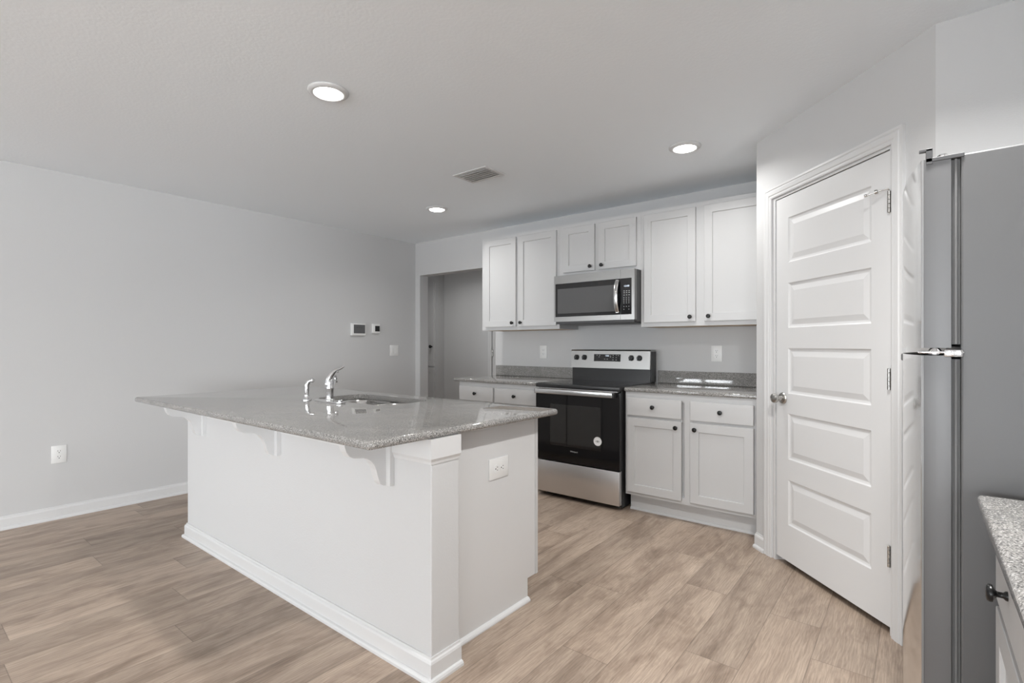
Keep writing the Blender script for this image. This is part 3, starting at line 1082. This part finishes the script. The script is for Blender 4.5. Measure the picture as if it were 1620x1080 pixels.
# tilted control face
tilt = math.atan2(0.012, 0.150)
fm = Matrix.Translation((0, GY, 1.026)) @ Matrix.Rotation(-tilt, 4, 'X')
obj('display_panel', MB().box(-2.240, -1.985, -0.0015, 0.004, 0.060, 0.122, mat=fm), M_blackgl, bgo)
tm = text_mesh('12:00', 0.016, M_digit, (0, 0, 0), bgo, name='clock_digits', w=0.032, m=M_digit)
tm.location = Vector((-2.112, GY, 1.026 + 0.108)) + Vector((0, 0.012 * 0.7 - 0.0025, 0)) - WP[bgo.name]
tm.rotation_euler = (-tilt, 0, 0)
mk = MB()
for (x, z) in [(-2.215, .112), (-2.19, .112), (-2.195, .098), (-2.14, .080), (-2.115, .080), (-2.085, .108), (-2.085, .098), (-2.06, .112), (-2.06, .094), (-2.06, .074), (-2.03, .112), (-2.03, .094), (-2.03, .074), (-2.01, .112)]:
    obj('key_mark', MB().box(x, x + 0.011, -0.0021, -0.0014, z - 0.002, z + 0.002, mat=fm), M_mark, bgo)
for kx in (-2.415, -2.335, -1.885, -1.812):
    kn = MB()
    base = fm @ Vector((kx, 0, 0.092))
    ax = (fm.to_3x3() @ Vector((0, -1, 0)))
    kn.lathe([(0.0, 0.0), (0.024, 0.0), (0.0235, 0.006), (0.019, 0.009), (0.0185, 0.021), (0.017, 0.024), (0.0, 0.024)], mat=X(base, ax), seg=24)
    q = Matrix.Translation(base) @ fm.to_3x3().to_4x4() @ Matrix.Rotation(radians(12), 4, 'Y')
    kn.box(-0.0055, 0.0055, -0.034, -0.020, -0.0225, 0.0225, bev=0.002, mat=q)
    obj('control_knob', kn, M_blackpl, bgo, smooth='auto')
text_mesh('Whirlpool', 0.016, M_mark, (-2.108 - (RX0 + RX1) / 2, RF - 3.75 - 0.0006, 0.392), dr, name='logo', w=0.068, m=simple('logo_white', (0.5, 0.5, 0.5), 0.4))
# round label stuck on the oven door
sk = obj('door_label', MB().lathe([(0, 0), (0.034, 0), (0.034, 0.0006), (0, 0.0006)], mat=X((-1.900, RF - 0.0001, 0.498), (0, -1, 0)), seg=40), M_white, dr)
ey = MB()
for a0, a1, rr_, zz in ((20, 160, 0.017, 0.492), (200, 340, 0.017, 0.504)):
    ey.tube([(-1.900 + rr_ * cos(radians(a)), RF - 0.0009, zz + rr_ * 0.7 * sin(radians(a))) for a in range(a0, a1 + 1, 14)], 0.0013, 6)
ey.lathe([(0, 0), (0.0055, 0), (0.0055, 0.0008), (0, 0.0008)], mat=X((-1.900, RF - 0.0006, 0.498), (0, -1, 0)), seg=16)
for a in range(200, 340, 12):
    p = Vector((-1.900 + 0.028 * cos(radians(a + 0)), RF - 0.0009, 0.498 - 0.028 * sin(radians(a))))
    ey.box(p.x - 0.0012, p.x + 0.0012, RF - 0.0012, RF - 0.0006, p.z - 0.0014, p.z + 0.0014)
obj('label_print', ey, M_mark2, sk)

# ------------------------------------------------------------ island
IX0, IXK, IXP = -3.665, -1.390, -1.474
IY0, IYK, IYF = 1.280, 1.424, 2.061
isl = thing('kitchen_island', 'white kitchen island with corbels under a granite overhang', 'kitchen island', ((IX0 + IXK) / 2, 1.65, 0))
obj('half_wall', MB().box(IX0, IXK, IY0, IYK, 0, CB, bev=0.004), M_knee, isl)
# cabinet block
obj('end_panel', MB().box(IXP - 0.019, IXP, IYK, IYF - 0.0805, 0.0, CB).box(IXP - 0.019, IXP, IYF - 0.0805, IYF - 0.020, 0.105, CB), M_trim, isl)
cb = MB().box(IX0 + 0.02, IXP - 0.0195, IYK, IYF - 0.081, 0, 0.105).box(IX0 + 0.02, IXP - 0.0195, IYK, IYF - 0.0195, 0.105, 0.66)
cb.box(IX0 + 0.02, -2.95, IYK, IYF - 0.0195, 0.66, CB).box(-2.02, IXP - 0.0195, IYK, IYF - 0.0195, 0.66, CB).box(-2.95, -2.02, IYF - 0.045, IYF - 0.0195, 0.66, CB)
obj('carcass', cb, M_cab, isl)
obj('face_frame', MB().box(IX0 + 0.02, IXP + 0.003, IYF - 0.0195, IYF, 0.105, CB), M_cab, isl)
xx = IX0 + 0.04
for wd in (0.60, 0.44, 0.44, 0.55):
    mb = MB(); mb.box(xx, xx + wd - 0.02, IYF + 0.0002, IYF + 0.019, 0.135, 0.86, bev=0.002)
    dd = obj('door', mb, M_cab, isl)
    kk = knob(dd, 0, 0, 0)
    kk.location = Vector((xx + wd - 0.06, IYF + 0.019, 0.80)) - WP[dd.name]
    kk.rotation_euler = (0, 0, pi)
    xx += wd
# baseboards round the half wall
ib = MB()
mt, ln = run_mat((IX0, IY0), (IXK, IY0))
base_run(ib, mt, ln + 0.0135, [(d, z) for d, z in BB if True], x0=-0.0135) if False else None


def sweep_base(mb, pts, prof):
    """profile swept along an open plan path with mitres; outward = right of travel direction"""
    bm = mb.bm
    pts = [Vector(p) for p in pts]
    rings = []
    for i, p in enumerate(pts):
        if i == 0:
            d = (pts[1] - p).normalized(); n = Vector((d.y, -d.x)); k = 1
        elif i == len(pts) - 1:
            d = (p - pts[i - 1]).normalized(); n = Vector((d.y, -d.x)); k = 1
        else:
            da = (p - pts[i - 1]).normalized(); db = (pts[i + 1] - p).normalized()
            na = Vector((da.y, -da.x)); nb = Vector((db.y, -db.x))
            n = (na + nb).normalized(); k = 1 / max(0.2, n.dot(na))
        rings.append([bm.verts.new((p.x + n.x * d_ * k, p.y + n.y * d_ * k, z)) for d_, z in prof])
    m = len(prof)
    for A, B in zip(rings, rings[1:]):
        for i in range(m):
            j = (i + 1) % m
            bm.faces.new([A[i], A[j], B[j], B[i]])
    bm.faces.new(rings[0]); bm.faces.new(rings[-1][::-1])


ib = MB()
sweep_base(ib, [(IX0, IYK), (IX0, IY0), (IXK, IY0), (IXK, IYK)], BB)
obj('baseboard', ib, M_trim, isl)
QR = [(0, 0), (0.018, 0), (0.018, 0.006), (0.014, 0.013), (0.008, 0.017), (0, 0.019)]
mt, ln = run_mat((IXP, IYK + 0.001), (IXP, IYF - 0.0805))
obj('shoe_moulding', base_run(MB(), mt, ln, QR), M_trim, isl)
# cap trim
ct = MB()
CP = [(0, 0.790), (0.003, 0.790), (0.005, 0.800), (0.012, 0.812), (0.012, 0.8838), (0, 0.8838)]
sweep_base(ct, [(IX0, IYK), (IX0, IY0), (IXK, IY0), (IXK, IYK)], CP)
obj('cap_trim', ct, M_trim, isl)
# corbels
prof = [(1.278, 0.884), (1.072, 0.884), (1.076, 0.860), (1.083, 0.838), (1.096, 0.820), (1.113, 0.811), (1.137, 0.807), (1.158, 0.804), (1.175, 0.798),
        (1.192, 0.786), (1.205, 0.770), (1.214, 0.750), (1.221, 0.725), (1.228, 0.703), (1.236, 0.690), (1.246, 0.683), (1.258, 0.681), (1.278, 0.681)]
for xr in (-3.374, -2.479, -1.600):
    c = MB().prism([(y, z - 0.0005) for y, z in prof if y < 1.27] + [(1.2585, 0.681), (1.2585, 0.8835)][0:0] + [(1.2585, 0.6805), (1.2585, 0.8835)], 'x', xr - 0.063, xr - 0.025)
    co = obj('corbel', c, M_trim, isl)
    obj('mounting_plate', MB().box(xr - 0.088, xr, 1.2588, IY0 + 0.0, 0.680, 0.8835, bev=0.001), M_trim, co)

# island top with sink cutout


def rrect(x0, x1, y0, y1, r, seg=8):
    P = []
    for cx_, cy_, a0 in ((x1 - r, y1 - r, 0), (x0 + r, y1 - r, 90), (x0 + r, y0 + r, 180), (x1 - r, y0 + r, 270)):
        for i in range(seg + 1):
            a = radians(a0 + 90 * i / seg)
            P.append((cx_ + r * cos(a), cy_ + r * sin(a)))
    return P


def slab_with_hole(outer, inner, z0, z1, edge_r):
    """both loops same length, matching angles; rounded outer edge"""
    mb = MB(); bm = mb.bm
    cx_ = sum(p[0] for p in outer) / len(outer); cy_ = sum(p[1] for p in outer) / len(outer)
    n = len(outer)
    nrm = []
    for i in range(n):
        a = Vector(outer[i - 1]); b_ = Vector(outer[(i + 1) % n])
        d = (b_ - a).normalized(); nrm.append(Vector((d.y, -d.x)))
    loops = []
    K = 6
    h = (z1 - z0) / 2
    loops.append([bm.verts.new((x, y, z0)) for x, y in inner])
    for k_ in range(K * 2 + 1):
        a = -pi / 2 + pi * k_ / (K * 2)
        ins = edge_r * (1 - cos(a))
        zz = (z0 + edge_r + (sin(a)) * edge_r) if a < 0 else (z1 - edge_r + sin(a) * edge_r)
        loops.append([bm.verts.new((outer[i][0] - nrm[i].x * ins, outer[i][1] - nrm[i].y * ins, zz)) for i in range(n)])
    loops.append([bm.verts.new((x, y, z1)) for x, y in inner])
    for A, B in zip(loops, loops[1:]):
        for i in range(n):
            j = (i + 1) % n
            bm.faces.new([A[i], A[j], B[j], B[i]])
    A, B = loops[-1], loops[0]
    for i in range(n):
        j = (i + 1) % n
        bm.faces.new([A[i], A[j], B[j], B[i]])
    return mb


SX0, SX1, SY0, SY1 = -2.800, -2.150, 1.645, 1.985
outer = rrect(-3.705, -1.383, 1.003, 2.120, 0.022)
inner = rrect(SX0, SX1, SY0, SY1, 0.075)
ic = obj('granite_countertop', slab_with_hole(outer, inner, CB + 0.0002, CT, 0.0145), M_gran, smooth='auto')
tag(ic, 'large grey speckled granite top on the island with sink cutout', 'countertop')

# ------------------------------------------------------------ sink
sk = thing('sink', 'undermount double-bowl stainless sink in the island top', 'sink', ((SX0 + SX1) / 2, (SY0 + SY1) / 2, 0.70))


def bowl(x0, x1, y0, y1, ztop, depth, r):
    mb = MB(); bm = mb.bm
    loops = []
    for ins, z, rr_ in ((0, ztop, r), (0.004, ztop - 0.012, r), (0.010, ztop - depth + 0.03, r), (0.020, ztop - depth + 0.008, r - 0.01), (0.045, ztop - depth, r - 0.03)):
        loops.append([bm.verts.new((x, y, z)) for x, y in rrect(x0 + ins, x1 - ins, y0 + ins, y1 - ins, max(rr_ - ins * 0.3, 0.01))])
    n = len(loops[0])
    for A, B in zip(loops, loops[1:]):
        for i in range(n):
            j = (i + 1) % n
            bm.faces.new([A[j], A[i], B[i], B[j]])
    bm.faces.new(loops[-1])
    return bm


xm = -2.460
for (a, b_) in ((SX0 - 0.006, xm - 0.012), (xm + 0.012, SX1 + 0.006)):
    bb = obj('bowl', bowl(a, b_, SY0 - 0.006, SY1 + 0.006, CB - 0.004, 0.18, 0.07), M_sink, sk, smooth='auto')
    obj('drain', MB().lathe([(0.045, 0.0), (0.045, 0.003), (0.036, 0.004), (0.034, 0.001), (0.0, 0.001)], mat=X(((a + b_) / 2, (SY0 + SY1) / 2, CB - 0.184)), seg=24), M_chrome, bb, smooth='auto')
# rim: flange under the stone and the low divider between the bowls
rim = MB()
rim.box(xm - 0.0125, xm + 0.0125, SY0 - 0.004, SY1 + 0.004, CB - 0.020, CB - 0.0035, bev=0.004, seg=3)
rim.box(SX0 - 0.03, SX1 + 0.03, SY1 + 0.0055, SY1 + 0.03, CB - 0.006, CB - 0.002).box(SX0 - 0.03, SX1 + 0.03, SY0 - 0.03, SY0 - 0.0055, CB - 0.006, CB - 0.002)
rim.box(SX0 - 0.03, SX0 - 0.0055, SY0 - 0.0055, SY1 + 0.0055, CB - 0.006, CB - 0.002).box(SX1 + 0.0055, SX1 + 0.03, SY0 - 0.0055, SY1 + 0.0055, CB - 0.006, CB - 0.002)
obj('rim', rim, M_sink, sk, smooth='auto')

# ------------------------------------------------------------ faucet
FX, FY = -2.520, 1.575
fc = thing('faucet', 'chrome single-lever kitchen faucet on a deck plate, before the sink', 'faucet', (FX, FY, CT))
dp = MB()
dp.prism(rrect(FX - 0.128, FX + 0.128, FY - 0.027, FY + 0.027, 0.0265), 'z', CT, CT + 0.010, bev=0.003)
obj('deck_plate', dp, M_chrome, fc, smooth='auto')
obj('body', MB().lathe([(0.024, CT + 0.010), (0.0235, CT + 0.016), (0.0205, CT + 0.020), (0.0200, 0.985), (0.0212, 0.988), (0.0212, 0.998), (0.0200, 1.001), (0.0200, 1.020),
                        (0.0185, 1.032), (0.013, 1.042), (0.0, 1.046)], mat=X((FX, FY, 0)), seg=32), M_chrome, fc, smooth='auto')
dv = Vector((-0.8485, 0.529)); rv_ = Vector((0.529, 0.8485))


def fp(r, d, z):
    return (FX + rv_.x * r + dv.x * d, FY + rv_.y * r + dv.y * d, z)


spo = MB()
spo.tube([fp(0.000, 0.0, 0.965), fp(0.010, 0.03, 0.985), fp(0.018, 0.07, 1.012), fp(0.026, 0.12, 1.035), fp(0.030, 0.16, 1.045), fp(0.032, 0.19, 1.040), fp(0.033, 0.205, 1.025)],
         [0.014, 0.0135, 0.0125, 0.0115, 0.011, 0.011, 0.011], 16)
spo.lathe([(0.0118, 0), (0.0125, 0.002), (0.0125, 0.016), (0.011, 0.018)], mat=X(fp(0.033, 0.205, 1.008)), seg=16)
obj('spout', spo, M_chrome, fc, smooth='auto')
lv = MB()
lv.tube([fp(-0.010, 0.0, 1.012), fp(-0.006, 0.0, 1.040), fp(0.006, 0, 1.063), fp(0.022, 0, 1.082), fp(0.036, 0, 1.092), fp(0.050, 0, 1.095), fp(0.062, 0, 1.102), fp(0.074, 0, 1.110)],
        [0.019, 0.0185, 0.0150, 0.0120, 0.0090, 0.0065, 0.0065, 0.0045], 16)
lv.lathe([(0, -0.006), (0.005, -0.003), (0.006, 0), (0.005, 0.003), (0, 0.006)], mat=X(fp(0.042, 0, 1.080)), seg=12)
obj('lever', lv, M_chrome, fc, smooth='auto')
obj('deck_cap', MB().lathe([(0.013, CT + 0.010), (0.013, CT + 0.016), (0.008, CT + 0.020), (0, CT + 0.021)], mat=X((FX + 0.100, FY, 0)), seg=20), M_chrome, fc, smooth='auto')

PX, PY = -2.727, 1.560
spr = thing('side_sprayer', 'small chrome side sprayer left of the faucet', 'sprayer', (PX, PY, CT))


def fq(r, d, z):
    return (PX + rv_.x * r + dv.x * d, PY + rv_.y * r + dv.y * d, z)


obj('holder', MB().lathe([(0.026, CT), (0.026, CT + 0.004), (0.018, CT + 0.010), (0.014, CT + 0.016), (0.014, CT + 0.030), (0.012, CT + 0.032)], mat=X((PX, PY, 0)), seg=24), M_chrome, spr, smooth='auto')
obj('spray_head', MB().tube([fq(0, 0, 0.940), fq(0, 0, 0.960), fq(0.001, 0, 0.985), fq(0.000, 0, 1.003), fq(0.008, 0, 1.019), fq(0.020, 0, 1.026), fq(0.034, 0, 1.024), fq(0.040, 0, 1.020)],
                            [0.010, 0.012, 0.0135, 0.0135, 0.0130, 0.0120, 0.0125, 0.0105], 16), M_chrome, spr, smooth='auto')

# ------------------------------------------------------------ outlets, switch, thermostat


def duplex(name, label, loc, rotz, horizontal=False, w=0.083, h=0.124, cat='outlet', rockers=0):
    """plate lies in local xz, front toward -y"""
    r = thing(name, label, cat, loc, rotz)
    m = Matrix.Rotation(radians(90), 4, 'Y') if horizontal else None
    obj('cover_plate', MB().box(-w / 2, w / 2, -0.006, -0.0002, -h / 2, h / 2, bev=0.0022, mat=m), M_plate, r, shift=False, smooth='auto')
    if rockers:
        for i in range(rockers):
            cx_ = (i - (rockers - 1) / 2) * 0.046
            obj('rocker', MB().box(cx_ - 0.016, cx_ + 0.016, -0.0095, -0.0055, -0.033, 0.033, bev=0.0015), M_plate, r, shift=False)
        return r
    for s_ in (-1, 1):
        rc = obj('receptacle', MB().prism(rrect(-0.017, 0.017, s_ * 0.0195 - 0.0135, s_ * 0.0195 + 0.0135, 0.008, 5), 'y', -0.0085, -0.0055, mat=m), M_plate, r, shift=False)
        sl = MB()
        sl.box(-0.0078, -0.0054, -0.0089, -0.0084, s_ * 0.0195 + 0.0005, s_ * 0.0195 + 0.0085, mat=m)
        sl.box(0.0054, 0.0078, -0.0089, -0.0084, s_ * 0.0195 + 0.0010, s_ * 0.0195 + 0.0080, mat=m)
        mm = X((0, -0.0084, s_ * 0.0195 - 0.0070), (0, -1, 0))
        sl.lathe([(0, 0), (0.0030, 0), (0.0030, 0.0005), (0, 0.0005)], mat=(m @ mm) if m else mm, seg=12)
        obj('slots', sl, M_slot, rc, shift=False)
    obj('screw', MB().lathe([(0, 0), (0.003, 0), (0.0025, 0.0008), (0, 0.001)], mat=(m @ X((0, -0.0060, 0), (0, -1, 0))) if m else X((0, -0.0060, 0), (0, -1, 0)), seg=12), M_plate, r, shift=False)
    return r


duplex('wall_outlet', 'white duplex outlet low on the left wall', (XL, 0.850, 0.455), radians(90))
duplex('wall_outlet', 'white duplex outlet above the right countertop backsplash', (-1.233, YB, 1.160), 0)
duplex('wall_outlet', 'white duplex outlet above the left countertop backsplash', (-2.882, YB, 1.160), 0)
duplex('wall_outlet', 'white outlet turned sideways on the island end panel', (IXP, 1.760, 0.678), radians(90), horizontal=True, w=0.092, h=0.132)
duplex('light_switch', 'white rocker switch plate near the hall corner', (XL, 3.812, 1.165), radians(90), w=0.120, h=0.124, cat='light switch', rockers=2)

th = thing('alarm_keypad', 'white wall panel with wide grey screen, larger of the two', 'thermostat', (XL, 3.315, 1.396), radians(90))
obj('case', MB().box(-0.088, 0.088, -0.030, -0.0002, -0.065, 0.065, bev=0.004, seg=3), M_plate, th, shift=False, smooth='auto')
obj('screen', MB().box(-0.065, 0.078, -0.0306, -0.0295, -0.042, 0.052), M_screen, th, shift=False)
tk_ = MB().box(-0.03, -0.012, -0.0310, -0.0305, 0.018, 0.024).box(0.0, 0.012, -0.0310, -0.0305, 0.020, 0.026).box(0.025, 0.045, -0.0310, -0.0305, 0.018, 0.022)
obj('screen_text', tk_, M_slot, th, shift=False)
t2_ = thing('thermostat', 'small square white thermostat with dark screen, right of the keypad', 'thermostat', (XL, 3.548, 1.412), radians(90))
obj('case', MB().box(-0.052, 0.052, -0.026, -0.0002, -0.053, 0.053, bev=0.006, seg=3), M_plate, t2_, shift=False, smooth='auto')
obj('screen', MB().box(-0.020, 0.042, -0.0266, -0.0255, -0.032, 0.030), simple('thermostat_screen', (0.03, 0.03, 0.03), 0.2), t2_, shift=False)

# ------------------------------------------------------------ ceiling lights and vent
dl_pos = [(-2.238, 1.392, 'front ceiling light, nearest to the camera above the island'),
          (-3.390, 3.190, 'round ceiling light nearest the hall opening'),
          (-1.132, 3.152, 'round ceiling light in front of the right upper cabinet')]
for (x, y, lab) in dl_pos:
    r = thing('ceiling_light', 'round white ' + lab if not lab.startswith('round') else lab.replace('round', 'round white recessed'), 'ceiling light', (x, y, H), 0, 'recessed ceiling lights')
    obj('trim_ring', MB().lathe([(0.066, -0.004), (0.070, -0.014), (0.082, -0.012), (0.093, -0.006), (0.096, -0.0005), (0.066, -0.0005)], seg=48, caps=False), M_trim, r, shift=False, smooth=True)
    obj('lens', MB().lathe([(0.0, -0.022), (0.030, -0.021), (0.052, -0.017), (0.066, -0.010), (0.067, -0.004), (0.0, -0.004)], seg=40), M_lampon, r, shift=False, smooth=True)
    d = bpy.data.lights.new('lamp', 'AREA'); d.shape = 'DISK'; d.size = 0.12; d.energy = 4.2; d.spread = radians(150); d.color = (1.0, 0.99, 0.97)
    lo = bpy.data.objects.new('lamp', d); COL.objects.link(lo); lo.parent = r; lo.location = (0, 0, -0.026)

for (x, y, lab, en) in ((0.0, 1.392, 'unseen round white fill light over the aisle before the refrigerator', 19.0), (-0.6, -2.3, 'unseen round white fill light added behind the camera', 7.0), (-3.6, -2.3, 'unseen round white fill light added over the left side behind the camera', 7.0), (-5.20, 4.62, 'unseen round white fill light added to brighten the hall', 3.6)):  # unseen lamps added for fill: aisle, room behind the camera, hall
    r = thing('ceiling_light', lab, 'ceiling light', (x, y, H), 0, 'recessed ceiling lights')
    obj('trim_ring', MB().lathe([(0.066, -0.004), (0.070, -0.014), (0.082, -0.012), (0.093, -0.006), (0.096, -0.0005), (0.066, -0.0005)], seg=48, caps=False), M_trim, r, shift=False, smooth=True)
    obj('lens', MB().lathe([(0.0, -0.022), (0.030, -0.021), (0.052, -0.017), (0.066, -0.010), (0.067, -0.004), (0.0, -0.004)], seg=40), M_lampon, r, shift=False, smooth=True)
    d = bpy.data.lights.new('lamp', 'AREA'); d.shape = 'DISK'; d.size = 0.12; d.energy = en; d.spread = radians(150); d.color = (1.0, 0.99, 0.975)
    lo = bpy.data.objects.new('lamp', d); COL.objects.link(lo); lo.parent = r; lo.location = (0, 0, -0.026)

vt = thing('ceiling_vent', 'white rectangular louvered air vent on the ceiling', 'vent', (-2.478, 2.742, H))
vx, vy = 0.158, 0.108
vm = MB()
vm.box(-vx, vx, -vy, -vy + 0.026, -0.006, -0.0005, bev=0.002); vm.box(-vx, vx, vy - 0.026, vy, -0.006, -0.0005, bev=0.002)
vm.box(-vx, -vx + 0.026, -vy + 0.026, vy - 0.026, -0.006, -0.0005, bev=0.001); vm.box(vx - 0.026, vx, -vy + 0.026, vy - 0.026, -0.006, -0.0005, bev=0.001)
obj('frame', vm, M_trim, vt, shift=False)
obj('backing', MB().box(-vx + 0.02, vx - 0.02, -vy + 0.02, vy - 0.02, -0.0015, -0.0003), simple('vent_backing_grey', (0.75, 0.75, 0.75), 0.6), vt, shift=False)
for i in range(6):
    yy = -vy + 0.034 + i * 0.0295
    m_ = Matrix.Translation((0, yy, -0.009)) @ Matrix.Rotation(radians(30), 4, 'X')
    obj('louver', MB().box(-vx + 0.028, vx - 0.028, -0.0115, 0.0115, -0.0006, 0.0006, mat=m_), M_trim, vt, shift=False)

# ------------------------------------------------------------ fridge
fx0, fy0, fy1 = 0.074, 1.500, 2.262
frg = thing('refrigerator', 'grey-sided stainless top-freezer refrigerator at the right edge', 'refrigerator', (0.43, 1.88, 0))
obj('cabinet', MB().box(fx0, XR - 0.03, fy0, fy1, 0.025, 1.648, bev=0.004), M_fside, frg)
obj('gasket', MB().box(0.0585, 0.0735, fy0 + 0.010, fy1 - 0.010, 0.065, 1.195).box(0.0585, 0.0735, fy0 + 0.010, fy1 - 0.010, 1.228, 1.640)
    .box(0.064, 0.068, fy0 + 0.003, fy1 - 0.003, 0.065, 1.195).box(0.064, 0.068, fy0 + 0.003, fy1 - 0.003, 1.228, 1.640), M_gasket, frg)


def fdoor(z0, z1):
    pts = [(0.058, fy1), (0.058, fy0), (0.010, fy0), (0.0055, fy0 + 0.003)]
    n = 22
    for i in range(1, n):
        t = i / n
        y = fy0 + 0.003 + (fy1 - fy0 - 0.006) * t
        pts.append((0.0055 - 0.040 * (1 - (2 * t - 1) ** 2), y))
    pts += [(0.0055, fy1 - 0.003), (0.010, fy1)]
    mb = MB().prism(pts, 'z', z0, z1)
    bm = mb.done()
    for f in bm.faces:
        n_ = f.normal
        f.material_index = 1 if (abs(n_.y) > 0.9 or n_.x > 0.5 or abs(n_.z) > 0.5) else 0
    return bm


fd1 = obj('freezer_door', fdoor(1.220, 1.648), [M_fridge, M_fedge], frg, smooth='auto')
fd2 = obj('refrigerator_door', fdoor(0.060, 1.203), [M_fridge, M_fedge], frg, smooth='auto')
M_strip = simple('fridge_edge_strip', (0.24, 0.24, 0.24), 0.4, metal=0.2)
obj('edge_strip', MB().box(0.0065, 0.0105, fy0 - 0.0012, fy0 + 0.001, 1.220, 1.648), M_strip, fd1)
obj('edge_strip', MB().box(0.0065, 0.0105, fy0 - 0.0012, fy0 + 0.001, 0.060, 1.203), M_strip, fd2)
obj('hinge_cover', MB().box(0.014, 0.026, fy0 - 0.002, fy0 + 0.060, 1.636, 1.672, bev=0.001).box(0.014, 0.080, fy0 - 0.002, fy0 + 0.060, 1.641, 1.650, bev=0.001)
    .box(0.002, 0.026, fy0 - 0.002, fy0 + 0.012, 1.667, 1.671), M_dark, frg)
obj('hinge_screw', MB().lathe([(0.010, 0), (0.010, 0.006), (0.007, 0.009), (0, 0.010)], mat=X((0.044, fy0 + 0.02, 1.650)), seg=16), M_chrome, frg, smooth='auto')
mh = MB().box(0.000, 0.080, fy0 - 0.006, fy0 + 0.06, 1.2075, 1.2125, bev=0.001)
mh.lathe([(0.008, 1.203), (0.012, 1.206), (0.012, 1.214), (0.008, 1.220)], mat=X((0.030, fy0 + 0.008, 0)), seg=18)
mh.box(0.045, 0.078, fy0 - 0.010, fy0 - 0.001, 1.200, 1.2165, bev=0.003)
mh.lathe([(0.0, 0), (0.006, 0), (0.005, 0.004), (0, 0.005)], mat=X((0.062, fy0 - 0.010, 1.208), (0, -1, 0)), seg=12)
obj('middle_hinge', mh, M_chrome, frg, smooth='auto')
obj('door_grip', MB().box(-0.040, -0.028, 1.93, 2.06, 1.180, 1.2015, bev=0.004), M_fedge, fd2)
obj('kick_grille', MB().box(0.060, 0.075, fy0 + 0.02, fy1 - 0.02, 0.012, 0.058), M_dark, frg)
for fx in (0.09, 0.68):
    for fy in (fy0 + 0.03, fy1 - 0.08):
        obj('foot', MB().box(fx, fx + 0.04, fy, fy + 0.05, 0, 0.026), M_dark, frg)

# ------------------------------------------------------------ right-hand counter (lower right corner)
rc_ = cab_root('base_cabinet', 'white base cabinet at lower right beside the refrigerator', (0.1435, 1.447, 0), radians(-90))
base_cabinet(rc_, 0.77, XR - 0.1435 - 0.001, [(0.012, 0.375, 1), (0.395, 0.76, -1)])
rc3 = cab_root('base_cabinet', 'white base cabinet along the right wall beside the camera', (0.1435, 0.676, 0), radians(-90))
base_cabinet(rc3, 0.9, XR - 0.1435 - 0.001, [(0.012, 0.44, 1), (0.46, 0.888, -1)])
c3 = tag(obj('granite_countertop', MB().box(0.097, XR - 0.001, -0.225, 1.452, CB + 0.0005, CT, bev=0.010, seg=4), M_gran, smooth='auto'),
         'grey speckled granite countertop at the lower right corner', 'countertop')
obj('backsplash', MB().box(XR - 0.021, XR - 0.001, -0.225, 1.452, CT, 1.016, bev=0.002), M_gran, c3)
